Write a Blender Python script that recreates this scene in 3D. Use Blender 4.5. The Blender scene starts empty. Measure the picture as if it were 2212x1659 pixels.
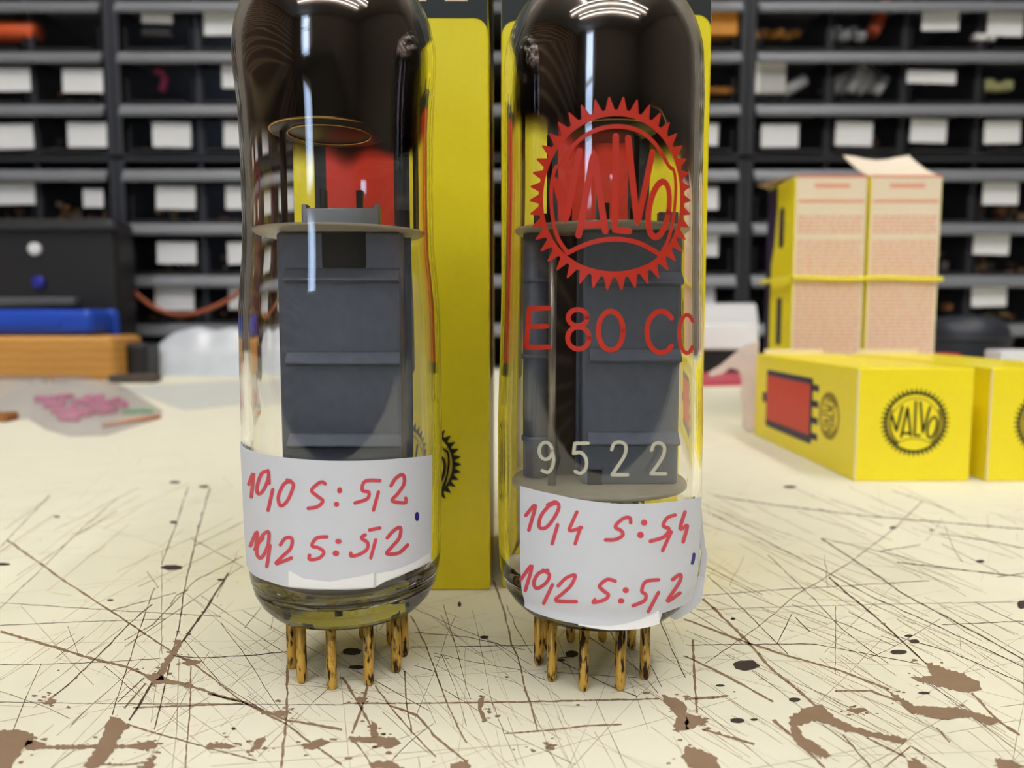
import bpy, bmesh, math, random
from mathutils import Vector, Matrix

# ------------------------------------------------------------------ camera, light, exposure
C = bpy.context.scene.collection
BZ = 0.75                       # height of the bench top above the floor (m)
PITCH = math.atan(139.5 / 1600)  # camera looks 5 degrees down
CAMH = 37.5                     # camera height above the bench (mm)
cam = bpy.data.cameras.new('camera')
camo = bpy.data.objects.new('camera', cam)
C.objects.link(camo)
camo.location = (0, 0, BZ + CAMH / 1000)
camo.rotation_euler = (math.pi / 2 - PITCH, 0, 0)
cam.sensor_width = 36.0
cam.lens = 36.0 * 1600 / 2212
cam.clip_start = 0.004
cam.clip_end = 50
cam.dof.use_dof = True
cam.dof.focus_distance = 0.079
cam.dof.aperture_fstop = cam.lens / 0.85
sc = bpy.context.scene
sc.camera = camo
vs = sc.view_settings
vs.view_transform = 'Standard'
vs.look = 'None'
vs.gamma = 1.0
vs.use_curve_mapping = False
vs.exposure = 1.30
LAMP = 11.0        # ceiling lamp diffusers
DAY = 4.0         # daylight in the window behind the camera
world = bpy.data.worlds.new('world')
sc.world = world
world.use_nodes = True
world.node_tree.nodes['Background'].inputs[0].default_value = (0.75, 0.85, 1, 1)
world.node_tree.nodes['Background'].inputs[1].default_value = 0.6
sc.cycles.max_bounces = 20
sc.cycles.transmission_bounces = 16
sc.cycles.transparent_max_bounces = 16
sc.cycles.glossy_bounces = 8
sc.cycles.diffuse_bounces = 5
sc.cycles.caustics_refractive = True
sc.cycles.caustics_reflective = True
sc.cycles.sample_clamp_indirect = 6.0
rnd = random.Random(7)

# ------------------------------------------------------------------ helpers
def lin(c):
    o = []
    for v in c[:3]:
        v = v / 255.0
        o.append(v / 12.92 if v <= 0.04045 else ((v + 0.055) / 1.055) ** 2.4)
    return (o[0], o[1], o[2], 1.0)

def mat(name, col, rough=0.5, metal=0.0, noise=0.0, scale=400.0, spec=0.5, bump=0.0, coat=0.0):
    m = bpy.data.materials.new(name)
    m.use_nodes = True
    nt = m.node_tree
    b = nt.nodes['Principled BSDF']
    b.inputs['Roughness'].default_value = rough
    b.inputs['Metallic'].default_value = metal
    b.inputs['Specular IOR Level'].default_value = spec
    b.inputs['Coat Weight'].default_value = coat
    base = lin(col)
    b.inputs['Base Color'].default_value = base
    if noise or bump:
        tc = nt.nodes.new('ShaderNodeTexCoord')
        nz = nt.nodes.new('ShaderNodeTexNoise')
        nz.inputs['Scale'].default_value = scale
        nz.inputs['Detail'].default_value = 4
        nt.links.new(tc.outputs['Object'], nz.inputs['Vector'])
        if noise:
            mx = nt.nodes.new('ShaderNodeMix')
            mx.data_type = 'RGBA'
            mx.inputs[6].default_value = tuple(v * (1 - noise) for v in base[:3]) + (1,)
            mx.inputs[7].default_value = tuple(min(1, v * (1 + noise)) for v in base[:3]) + (1,)
            nt.links.new(nz.outputs[0], mx.inputs[0])
            nt.links.new(mx.outputs[2], b.inputs['Base Color'])
        if bump:
            bp = nt.nodes.new('ShaderNodeBump')
            bp.inputs['Strength'].default_value = bump
            bp.inputs['Distance'].default_value = 0.0002
            nt.links.new(nz.outputs[0], bp.inputs['Height'])
            nt.links.new(bp.outputs[0], b.inputs['Normal'])
    return m

def mat_emit(name, col, strength):
    m = bpy.data.materials.new(name)
    m.use_nodes = True
    nt = m.node_tree
    nt.nodes.remove(nt.nodes['Principled BSDF'])
    e = nt.nodes.new('ShaderNodeEmission')
    e.inputs[0].default_value = col
    e.inputs[1].default_value = strength
    nt.links.new(e.outputs[0], nt.nodes['Material Output'].inputs[0])
    return m

def mat_glass(name, tint=(1, 1, 1, 1)):
    m = bpy.data.materials.new(name)
    m.use_nodes = True
    nt = m.node_tree
    nt.nodes.remove(nt.nodes['Principled BSDF'])
    g = nt.nodes.new('ShaderNodeBsdfGlass')
    g.inputs['Color'].default_value = tint
    g.inputs['Roughness'].default_value = 0.0
    # the pressed glass base is greyer than the blown bulb above it
    tc = nt.nodes.new('ShaderNodeTexCoord')
    sx = nt.nodes.new('ShaderNodeSeparateXYZ')
    mr = nt.nodes.new('ShaderNodeMapRange')
    mr.inputs[1].default_value = 0.0094
    mr.inputs[2].default_value = 0.0104
    mxc = nt.nodes.new('ShaderNodeMix')
    mxc.data_type = 'RGBA'
    mxc.inputs[6].default_value = (0.68, 0.68, 0.72, 1)
    mxc.inputs[7].default_value = tint
    nt.links.new(tc.outputs['Object'], sx.inputs[0])
    nt.links.new(sx.outputs[2], mr.inputs[0])
    nt.links.new(mr.outputs[0], mxc.inputs[0])
    nt.links.new(mxc.outputs[2], g.inputs['Color'])
    g.inputs['IOR'].default_value = 1.5
    nt.links.new(g.outputs[0], nt.nodes['Material Output'].inputs[0])
    return m

def mat_clear(name, trans, dcol, fac, rough=0.15):
    """clear plastic: part lets light straight through, part is the plastic itself"""
    m = bpy.data.materials.new(name)
    m.use_nodes = True
    nt = m.node_tree
    b = nt.nodes['Principled BSDF']
    b.inputs['Base Color'].default_value = lin(dcol)
    b.inputs['Roughness'].default_value = rough
    t = nt.nodes.new('ShaderNodeBsdfTransparent')
    t.inputs[0].default_value = lin(trans)
    mx = nt.nodes.new('ShaderNodeMixShader')
    mx.inputs[0].default_value = fac
    nt.links.new(t.outputs[0], mx.inputs[1])
    nt.links.new(b.outputs[0], mx.inputs[2])
    nt.links.new(mx.outputs[0], nt.nodes['Material Output'].inputs[0])
    return m

def W(p):
    """bench millimetres -> world metres"""
    return Vector((p[0] / 1000.0, p[1] / 1000.0, BZ + p[2] / 1000.0))

def ray(u, v):
    c, s = math.cos(PITCH), math.sin(PITCH)
    return Vector((u - 1106, 1600 * c + (829.5 - v) * s, -1600 * s + (829.5 - v) * c))

def P(u, v, Y):
    """point at depth Y (mm) seen at photo position u, v"""
    d = ray(u, v)
    t = Y / d.y
    return Vector((d.x * t, Y, CAMH + d.z * t))

def PB(u, v, z=0.0):
    """point on the bench"""
    d = ray(u, v)
    t = (z - CAMH) / d.z
    return Vector((d.x * t, d.y * t, z))

def thing(name, label, cat, loc, group=None):
    o = bpy.data.objects.new(name, None)
    o.empty_display_size = 0.01
    C.objects.link(o)
    o.location = W(loc)
    o['label'] = label
    o['category'] = cat
    if group:
        o['group'] = group
    return o

def root_loc(o):
    while o.parent:
        o = o.parent
    return o.location

class MB:
    """collects shapes (bench millimetres) and links them as one mesh object"""
    def __init__(self):
        self.bm = bmesh.new()
    def add(self, vs, fs, mi=0, smooth=False):
        v = [self.bm.verts.new(p) for p in vs]
        for f in fs:
            try:
                fc = self.bm.faces.new([v[i] for i in f])
                fc.material_index = mi
                fc.smooth = smooth
            except ValueError:
                pass
        return v
    def box(self, c, s, rot=0.0, bev=0.0, mi=0, rx=0.0, ry=0.0):
        b2 = bmesh.new()
        bmesh.ops.create_cube(b2, size=1.0)
        bmesh.ops.scale(b2, vec=s, verts=b2.verts)
        if bev:
            bmesh.ops.bevel(b2, geom=b2.edges[:], offset=bev, segments=3, affect='EDGES', profile=0.5)
        M = Matrix.Translation(c) @ Matrix.Rotation(rot, 4, 'Z') @ Matrix.Rotation(ry, 4, 'Y') @ Matrix.Rotation(rx, 4, 'X')
        b2.verts.index_update()
        self.add([M @ v.co for v in b2.verts], [[v.index for v in f.verts] for f in b2.faces], mi)
        b2.free()
        return self
    def rod(self, a, b, r, n=12, mi=0, r2=None, cap=True):
        a, b = Vector(a), Vector(b)
        return self.tube([a, b], [r, r if r2 is None else r2], n, mi, cap)
    def tube(self, pts, r, n=10, mi=0, cap=True):
        pts = [Vector(p) for p in pts]
        if not isinstance(r, (list, tuple)):
            r = [r] * len(pts)
        vs, fs = [], []
        prev = None
        for i, p in enumerate(pts):
            d = (pts[min(i + 1, len(pts) - 1)] - pts[max(i - 1, 0)]).normalized()
            if prev is None:
                x = d.orthogonal().normalized()
            else:
                x = (prev - d * prev.dot(d)).normalized()
            prev = x
            y = d.cross(x)
            for k in range(n):
                t = 2 * math.pi * k / n
                vs.append(p + (x * math.cos(t) + y * math.sin(t)) * r[i])
        for i in range(len(pts) - 1):
            for k in range(n):
                a, b = i * n + k, i * n + (k + 1) % n
                fs.append((a, b, b + n, a + n))
        if cap:
            fs.append(tuple(range(n - 1, -1, -1)))
            fs.append(tuple(range((len(pts) - 1) * n, len(pts) * n)))
        self.add(vs, fs, mi, True)
        return self
    def lathe(self, prof, cx, cy, n=96, mi=0, flip=False):
        """prof: (r, z) list; r == 0 closes on the axis"""
        vs, rows = [], []
        for (r, z) in prof:
            if r <= 1e-6:
                rows.append([len(vs)])
                vs.append((cx, cy, z))
            else:
                rows.append(list(range(len(vs), len(vs) + n)))
                for k in range(n):
                    t = 2 * math.pi * k / n
                    vs.append((cx + r * math.cos(t), cy + r * math.sin(t), z))
        fs = []
        for A, B in zip(rows, rows[1:]):
            for k in range(n):
                k2 = (k + 1) % n
                if len(A) == 1 and len(B) > 1:
                    f = (A[0], B[k2], B[k])
                elif len(B) == 1 and len(A) > 1:
                    f = (A[k], A[k2], B[0])
                elif len(A) > 1:
                    f = (A[k], A[k2], B[k2], B[k])
                else:
                    continue
                fs.append(f[::-1] if flip else f)
        self.add(vs, fs, mi, True)
        return self
    def prism(self, outline, off, mi=0):
        """outline: 3D points of a flat polygon; off: extrusion vector"""
        n = len(outline)
        o = [Vector(p) for p in outline]
        off = Vector(off)
        vs = o + [p + off for p in o]
        fs = [tuple(range(n))[::-1], tuple(range(n, 2 * n))]
        fs += [(i, (i + 1) % n, n + (i + 1) % n, n + i) for i in range(n)]
        self.add(vs, fs, mi)
        return self
    def grid(self, rows, mi=0, smooth=True, closed=False):
        n = len(rows[0])
        vs = [p for r in rows for p in r]
        fs = []
        for i in range(len(rows) - 1):
            for k in range(n if closed else n - 1):
                k2 = (k + 1) % n
                fs.append((i * n + k, i * n + k2, (i + 1) * n + k2, (i + 1) * n + k))
        return self.add(vs, fs, mi, smooth)
    def map2(self, quads, f, mi=0):
        for q in quads:
            self.add([f(*p) for p in q], [tuple(range(len(q)))], mi)
        return self
    def build(self, name, mats, parent=None, loc=None, tris=False, fix=False):
        if fix:
            bmesh.ops.recalc_face_normals(self.bm, faces=self.bm.faces)
        self.bm.normal_update()
        if tris:
            bmesh.ops.triangulate(self.bm, faces=self.bm.faces)
        base = root_loc(parent) if parent else (W(loc) if loc is not None else Vector((0, 0, 0)))
        for v in self.bm.verts:
            v.co = W(v.co) - base
        me = bpy.data.meshes.new(name)
        self.bm.to_mesh(me)
        self.bm.free()
        o = bpy.data.objects.new(name, me)
        C.objects.link(o)
        for m in (mats if isinstance(mats, (list, tuple)) else [mats]):
            me.materials.append(m)
        if parent:
            o.parent = parent
        else:
            o.location = base
        return o

def tag(o, label, cat, group=None, kind=None):
    o['label'] = label
    o['category'] = cat
    if group:
        o['group'] = group
    if kind:
        o['kind'] = kind
    return o

def structure(o):
    o['kind'] = 'structure'
    return o

def spline(pts, n=8):
    """smooth curve through 2D points"""
    if len(pts) < 3:
        return [tuple(p) for p in pts]
    out = []
    for i in range(len(pts) - 1):
        p0 = pts[max(i - 1, 0)]
        p1, p2 = pts[i], pts[i + 1]
        p3 = pts[min(i + 2, len(pts) - 1)]
        for k in range(n):
            t = k / n
            out.append(tuple(0.5 * (2 * p1[j] + (p2[j] - p0[j]) * t + (2 * p0[j] - 5 * p1[j] + 4 * p2[j] - p3[j]) * t * t
                                    + (3 * p1[j] - p0[j] - 3 * p2[j] + p3[j]) * t ** 3) for j in (0, 1)))
    out.append(tuple(pts[-1]))
    return out

def resample(pts, step):
    out = [pts[0]]
    for a, b in zip(pts, pts[1:]):
        L = math.hypot(b[0] - a[0], b[1] - a[1])
        n = max(1, int(L / step))
        for k in range(1, n + 1):
            out.append((a[0] + (b[0] - a[0]) * k / n, a[1] + (b[1] - a[1]) * k / n))
    return out

def ribbon(pts, w, step=None, caps=True, jit=None):
    """flat stroke along 2D points -> list of small polygons"""
    if step:
        pts = resample(pts, step)
    n = len(pts)
    L, R = [], []
    for i, p in enumerate(pts):
        a, b = pts[max(i - 1, 0)], pts[min(i + 1, n - 1)]
        dx, dy = b[0] - a[0], b[1] - a[1]
        l = math.hypot(dx, dy) or 1e-9
        h = w / 2
        if jit:
            h *= jit.uniform(0.55, 1.45)
        L.append((p[0] - dy / l * h, p[1] + dx / l * h))
        R.append((p[0] + dy / l * h, p[1] - dx / l * h))
    out = [[L[i], R[i], R[i + 1], L[i + 1]] for i in range(n - 1)]
    if caps:
        for p in (pts[0], pts[-1]):
            out.append([(p[0] + w / 2 * math.cos(t * math.pi / 4), p[1] + w / 2 * math.sin(t * math.pi / 4)) for t in range(8)])
    return out

def ellipse(c, rx, ry, n=32, a0=0.0, a1=2 * math.pi, tilt=0.0):
    out = []
    for k in range(n + 1):
        t = a0 + (a1 - a0) * k / n
        x, y = rx * math.cos(t), ry * math.sin(t)
        out.append((c[0] + x * math.cos(tilt) - y * math.sin(tilt), c[1] + x * math.sin(tilt) + y * math.cos(tilt)))
    return out

def zz(pts, s, ox, oy):
    return [(x / s + ox, y / s + oy) for x, y in pts]

# ------------------------------------------------------------------ materials
M_bench = mat('cream_paint', (231, 228, 207), 0.65, noise=0.05, scale=90, bump=0.08, spec=0.25)
M_scratch = mat('scratch_grime', (86, 66, 52), 0.8, noise=0.35, scale=300)
M_patch = mat('bare_brown_board', (139, 114, 90), 0.75, noise=0.18, scale=500)
M_hair = mat('hairline_scratch', (176, 160, 134), 0.8, noise=0.2, scale=300)
M_hole = mat('dark_pit', (62, 50, 44), 0.9)
M_edge = mat('bench_wood', (120, 85, 55), 0.6, noise=0.2, scale=30)
M_glass = mat_glass('clear_glass')
M_anode = mat('grey_carbonised_metal', (108, 116, 132), 0.5, metal=0.35, noise=0.18, scale=800, bump=0.25)
M_anode_dk = mat('near_black', (9, 9, 9), 0.6)
M_steel = mat('dull_nickel', (150, 145, 138), 0.35, metal=0.85, noise=0.1)
M_dark_steel = mat('dark_metal', (52, 47, 43), 0.35, metal=0.8, noise=0.2)
M_gold = mat('gold_wire', (190, 150, 80), 0.3, metal=1.0)
M_mica = mat('mica', (196, 186, 160), 0.3, noise=0.15, scale=600, spec=0.7)
M_paper = mat('white_paper_label', (210, 214, 226), 0.65, noise=0.025, scale=900)
M_fold_sheen = mat('painted_fold_sheen', (244, 245, 250), 0.25, noise=0.03, scale=500)  # whiter than the label: light reflected off the bench is in the colour
M_marker = mat('red_marker', (206, 70, 86), 0.6, noise=0.08, scale=2500)
M_bluepen = mat('blue_pen', (38, 34, 130), 0.6)
M_redprint = mat('red_print', (184, 38, 14), 0.5)
M_whiteprint = mat('white_print', (186, 185, 170), 0.6)
M_yellow = mat('yellow_card', (246, 228, 28), 0.45, noise=0.04, scale=900, coat=0.15)
M_navy = mat('dark_green_print', (20, 31, 30), 0.5, noise=0.12, scale=2500)
M_navy2 = mat('navy_print', (44, 26, 62), 0.5, noise=0.1, scale=1500)
M_red = mat('red_orange_print', (208, 46, 14), 0.45, noise=0.05)
M_black = mat('black_print', (38, 34, 14), 0.5)
M_olive = mat('olive_print', (186, 168, 42), 0.5)
M_cream = mat('cream_card', (236, 222, 200), 0.6, noise=0.03)
M_pinktext = mat('pink_text_print', (232, 160, 138), 0.6, noise=0.1, scale=1500)
M_redline = mat('red_edge_print', (232, 84, 70), 0.6)
M_rubber = mat('yellow_rubber', (240, 226, 50), 0.5)
M_rail = mat('toplit_grey_rail', (106, 108, 114), 0.4, noise=0.1, scale=60)  # lighter than the frame: light from above is put into the colour
M_cab = mat('charcoal_plastic', (40, 41, 47), 0.45, noise=0.12, scale=50)
M_tray = mat('dark_drawer_plastic', (34, 33, 36), 0.5)
M_smoke = mat_clear('smoked_plastic', (246, 246, 248), (34, 34, 38), 0.10, 0.2)
M_card = mat('white_card', (226, 227, 230), 0.6, noise=0.05, scale=120)
M_brownbits = [mat('copper_bits', (150, 98, 52), 0.5, noise=0.25, scale=200), mat('tan_bits', (168, 138, 92), 0.6, noise=0.2, scale=200),
               mat('grey_bits', (112, 104, 98), 0.5, noise=0.2, scale=200)]
M_wall = mat('wall_paint', (112, 104, 94), 0.8, noise=0.05, scale=3)
M_ceil = mat('ceiling_paint', (190, 186, 176), 0.85, noise=0.03, scale=3)
M_floor = mat('floor_lino', (88, 78, 68), 0.5, noise=0.15, scale=8)
M_white_plastic = mat('white_plastic', (238, 240, 242), 0.35)
M_lamp = mat_emit('lamp_diffuser', (1.0, 0.965, 0.91, 1), LAMP)
M_lamp2 = mat_emit('lamp_diffuser_over_bench', (1.0, 0.965, 0.91, 1), LAMP * 1.4)
M_sky = mat_emit('daylight_pane', (0.55, 0.72, 1.0, 1), DAY)

def film_mat(name, dark, trans):
    m = bpy.data.materials.new(name)
    m.use_nodes = True
    nt = m.node_tree
    b = nt.nodes['Principled BSDF']
    b.inputs['Base Color'].default_value = lin(dark)
    b.inputs['Metallic'].default_value = 1.0
    b.inputs['Roughness'].default_value = 0.12
    at = nt.nodes.new('ShaderNodeAttribute')
    at.attribute_name = 'dens'
    t = nt.nodes.new('ShaderNodeBsdfTransparent')
    mx = nt.nodes.new('ShaderNodeMix')
    mx.data_type = 'RGBA'
    mx.inputs[6].default_value = (1, 1, 1, 1)
    mx.inputs[7].default_value = lin(trans)
    nt.links.new(at.outputs['Fac'], mx.inputs[0])
    nt.links.new(mx.outputs[2], t.inputs[0])
    ms = nt.nodes.new('ShaderNodeMixShader')
    nt.links.new(at.outputs['Fac'], ms.inputs[0])
    nt.links.new(t.outputs[0], ms.inputs[1])
    nt.links.new(b.outputs[0], ms.inputs[2])
    nt.links.new(ms.outputs[0], nt.nodes['Material Output'].inputs[0])
    return m
M_getter = film_mat('getter_film', (84, 75, 68), (120, 78, 40))

# ------------------------------------------------------------------ room shell
RX, RY0, RY1, RH = 2200.0, -3000.0, 790.0, 1850.0   # mm, relative to the bench top
FZ = -BZ * 1000
def slab(name, c, s, m, holes=None):
    return structure(MB().box(c, s).build(name, m))
slab('floor', (0, (RY0 + RY1) / 2, FZ - 50), (2 * RX + 200, RY1 - RY0 + 200, 100), M_floor)
slab('ceiling', (0, (RY0 + RY1) / 2, RH + 50), (2 * RX + 200, RY1 - RY0 + 200, 100), M_ceil)
slab('wall_north', (0, RY1 + 50, (RH + FZ) / 2), (2 * RX + 200, 100, RH - FZ), M_wall)
M_slats = mat('brown_slats', (104, 74, 48), .6)
def _slats():
    nt = M_slats.node_tree
    tc = nt.nodes.new('ShaderNodeTexCoord')
    wv = nt.nodes.new('ShaderNodeTexWave')
    wv.bands_direction = 'Z'
    wv.inputs['Scale'].default_value = 2.6
    cr = nt.nodes.new('ShaderNodeValToRGB')
    cr.color_ramp.elements[0].position = 0.80
    cr.color_ramp.elements[0].color = lin((84, 58, 38))
    cr.color_ramp.elements[1].position = 0.90
    cr.color_ramp.elements[1].color = lin((176, 150, 112))
    nt.links.new(tc.outputs['Object'], wv.inputs['Vector'])
    nt.links.new(wv.outputs['Fac'], cr.inputs[0])
    nt.links.new(cr.outputs[0], nt.nodes['Principled BSDF'].inputs['Base Color'])
_slats()
slab('wall_west', (-RX - 50, (RY0 + RY1) / 2, (RH + FZ) / 2), (100, RY1 - RY0, RH - FZ), M_slats)
slab('wall_east', (RX + 50, (RY0 + RY1) / 2, (RH + FZ) / 2), (100, RY1 - RY0, RH - FZ), M_wall)
wx0, wx1, wz0, wz1 = -1480.0, -960.0, 600.0, 1740.0
wl = MB()
wl.box(((-RX + wx0) / 2, RY0 - 50, (RH + FZ) / 2), (wx0 + RX, 100, RH - FZ))
wl.box(((RX + wx1) / 2, RY0 - 50, (RH + FZ) / 2), (RX - wx1, 100, RH - FZ))
wl.box(((wx0 + wx1) / 2, RY0 - 50, (wz0 + FZ) / 2), (wx1 - wx0, 100, wz0 - FZ))
wl.box(((wx0 + wx1) / 2, RY0 - 50, (wz1 + RH) / 2), (wx1 - wx0, 100, RH - wz1))
structure(wl.build('wall_south', M_wall))
wf = MB()
for x in (wx0 + 20, wx1 - 20):
    wf.box((x, RY0 - 40, (wz0 + wz1) / 2), (40, 60, wz1 - wz0))
for z in (wz0 + 20, wz1 - 20, (wz0 + wz1) / 2):
    wf.box(((wx0 + wx1) / 2, RY0 - 40, z), (wx1 - wx0, 50, 40))
win = structure(wf.build('window_1', M_white_plastic))
structure(MB().box(((wx0 + wx1) / 2, RY0 - 60, (wz0 + wz1) / 2), (wx1 - wx0, 6, wz1 - wz0)).build('window_pane', M_sky, win))

def ceiling_lamp(x, y, ln, label, lm=None, along=False):
    t = thing('ceiling_light', label, 'light', (x, y, RH), 'strip lights on the ceiling')
    d = Vector((0, 1, 0)) if along else Vector((1, 0, 0))
    c = Vector((x, y, 0))
    rz = math.pi / 2 if along else 0
    MB().box((x, y, RH - 25), (ln + 60, 170, 50), rz, bev=6).build('housing', M_white_plastic, t)
    up = Vector((0, 0, RH - 75))
    MB().rod(c - d * (ln / 2) + up, c + d * (ln / 2) + up, 26, 16).build('lamp_tube', lm or M_lamp, t)
    for s in (-1, 1):
        MB().box(c + d * (s * (ln / 2 + 12)) + Vector((0, 0, RH - 66)), (24, 130, 44), rz, bev=4).build('end_cap', M_white_plastic, t)
ceiling_lamp(60, -960, 2700, 'long white strip light on the ceiling just behind the camera')
ceiling_lamp(60, -1500, 2500, 'long white strip light on the ceiling far behind the camera, near the window wall')
ceiling_lamp(-620, -60, 1300, 'white strip light on the ceiling above the left end of the bench', M_lamp2, True)
ceiling_lamp(680, -60, 1300, 'white strip light on the ceiling above the right end of the bench', M_lamp2, True)

# ------------------------------------------------------------------ workbench
wb = thing('workbench', 'cream painted workbench top, scratched, pitted and worn to brown, under everything', 'workbench', (0, 300, 0))
tb = MB()
tb.box((0, 360, -20), (2600, 820, 40), bev=2)
def on_bench(z):
    return lambda u, v: PB(u, v, z)
SC = []   # traced scratches: (points, width) in photo pixels
def lines(s, ox, oy, L):
    for w, pts in L:
        SC.append((zz(pts, s, ox, oy), w / s))
lines(2.5176, 0, 1000, [
    (8, [(0, 915), (290, 1000), (520, 1070), (690, 1110), (790, 1150), (1030, 1210), (1190, 1265), (1320, 1300), (1420, 1340), (1560, 1400), (1700, 1420), (1860, 1450)]),
    (6, [(245, 1310), (330, 1240), (460, 1120), (600, 980), (760, 820), (830, 770)]),
    (5, [(610, 1370), (660, 1210), (720, 1020), (780, 840), (840, 680)]),
    (12, [(700, 1400), (760, 1310), (830, 1190), (940, 1030), (1000, 960), (1130, 780), (1240, 600)]),
    (7, [(840, 1450), (880, 1290), (930, 1060), (975, 880), (1000, 700), (1040, 520), (1090, 310), (1140, 140)]),
    (6, [(40, 420), (350, 640), (640, 830), (940, 1030), (1080, 1110), (1320, 1300), (1560, 1420), (1700, 1530), (1860, 1640)]),
    (14, [(180, 1545), (330, 1545), (500, 1543), (830, 1538)]),
    (3, [(0, 1098), (300, 1092), (520, 1085), (700, 1075), (880, 1062)]),
    (5, [(930, 1050), (1100, 1060), (1380, 1045), (1560, 1025)]),
    (5, [(1040, 1110), (1035, 1300), (1020, 1500), (1010, 1659)]),
    (8, [(1560, 1100), (1562, 1250), (1558, 1400), (1540, 1530), (1530, 1659)]),
    (3, [(0, 883), (400, 865), (900, 850)]), (3, [(0, 760), (600, 800), (1200, 835)]),
    (3, [(0, 790), (200, 600), (420, 380), (640, 190)]), (4, [(0, 460), (160, 290), (270, 175)]),
    (5, [(690, 1420), (850, 1470), (1100, 1540), (1400, 1620)]), (4, [(1200, 870), (1330, 1040), (1440, 1220), (1560, 1400)]),
    (4, [(1000, 960), (1200, 1200), (1420, 1340)]), (6, [(500, 1640), (700, 1640), (830, 1620)]),
    (5, [(880, 550), (960, 330), (1020, 130)]), (4, [(1330, 900), (1420, 785)]), (4, [(925, 770), (960, 720), (1025, 690)]),
    (4, [(675, 965), (830, 880), (1060, 640), (1320, 510)]), (3, [(610, 800), (960, 705)]), (3, [(370, 890), (430, 1050)]),
    (3, [(0, 1240), (260, 1330), (380, 1390)]), (4, [(570, 1105), (700, 1220), (760, 1270)]), (5, [(640, 1300), (780, 1170)]),
    (5, [(680, 1330), (790, 1200)]), (5, [(720, 1330), (1320, 1310)]), (6, [(1130, 1255), (1310, 1300)]),
    (3, [(880, 480), (880, 1040)]), (3, [(800, 590), (860, 680)]), (3, [(1040, 410), (1330, 570)]), (3, [(0, 1300), (700, 1310), (1400, 1312), (1863, 1315)]),
])
lines(2.989, 740, 1250, [
    (7, [(975, 10), (1050, 230), (1090, 420), (1130, 500), (1180, 720), (1210, 800), (1260, 980)]),
    (5, [(1060, 170), (1130, 330), (1220, 480)]), (4, [(440, 440), (700, 440), (920, 435), (1230, 430)]),
    (6, [(0, 805), (400, 805), (800, 800), (1200, 795), (1600, 785), (2050, 775)]),
    (6, [(440, 240), (490, 330), (550, 460), (600, 600), (670, 790), (760, 990), (800, 1060)]),
    (6, [(400, 600), (412, 800), (445, 1000)]), (10, [(0, 640), (100, 800), (190, 960), (240, 1040)]),
    (6, [(210, 690), (310, 830), (440, 980), (600, 1150)]), (9, [(310, 820), (480, 880), (620, 1040), (800, 1180)]),
    (4, [(460, 560), (600, 600), (640, 710), (780, 790), (900, 870)]), (4, [(590, 500), (640, 512), (685, 515)]),
    (4, [(970, 800), (1040, 1000), (1130, 1200)]), (3, [(840, 200), (900, 480), (950, 740), (980, 860)]),
    (6, [(1050, 1000), (1250, 985), (1400, 970), (1560, 950), (1800, 940)]), (3, [(930, 920), (1200, 1060), (1500, 1200)]),
    (10, [(160, 690), (120, 850), (60, 1000)]), (5, [(1400, 530), (1700, 680), (1900, 760)]), (4, [(1560, 360), (1780, 500)]),
    (4, [(650, 170), (720, 400), (800, 700), (830, 780)]), (3, [(440, 180), (700, 300), (1000, 420), (1220, 560)]),
    (4, [(470, 345), (800, 375), (1180, 460)]), (3, [(590, 480), (850, 540), (1150, 590), (1320, 660)]),
    (3, [(980, 420), (1150, 560), (1420, 790)]), (5, [(1330, 520), (1480, 500)]), (3, [(1300, 600), (1900, 640)]),
    (5, [(2030, 230), (2140, 480), (2212, 640)]), (4, [(1980, 540), (2060, 700)]), (5, [(240, 330), (300, 240)]), (5, [(1830, 520), (1960, 640), (2040, 740)]),
    (6, [(90, 1060), (200, 1223)]), (4, [(490, 1150), (500, 1223)]), (3, [(1300, 1080), (1420, 1223)]),
])
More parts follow.
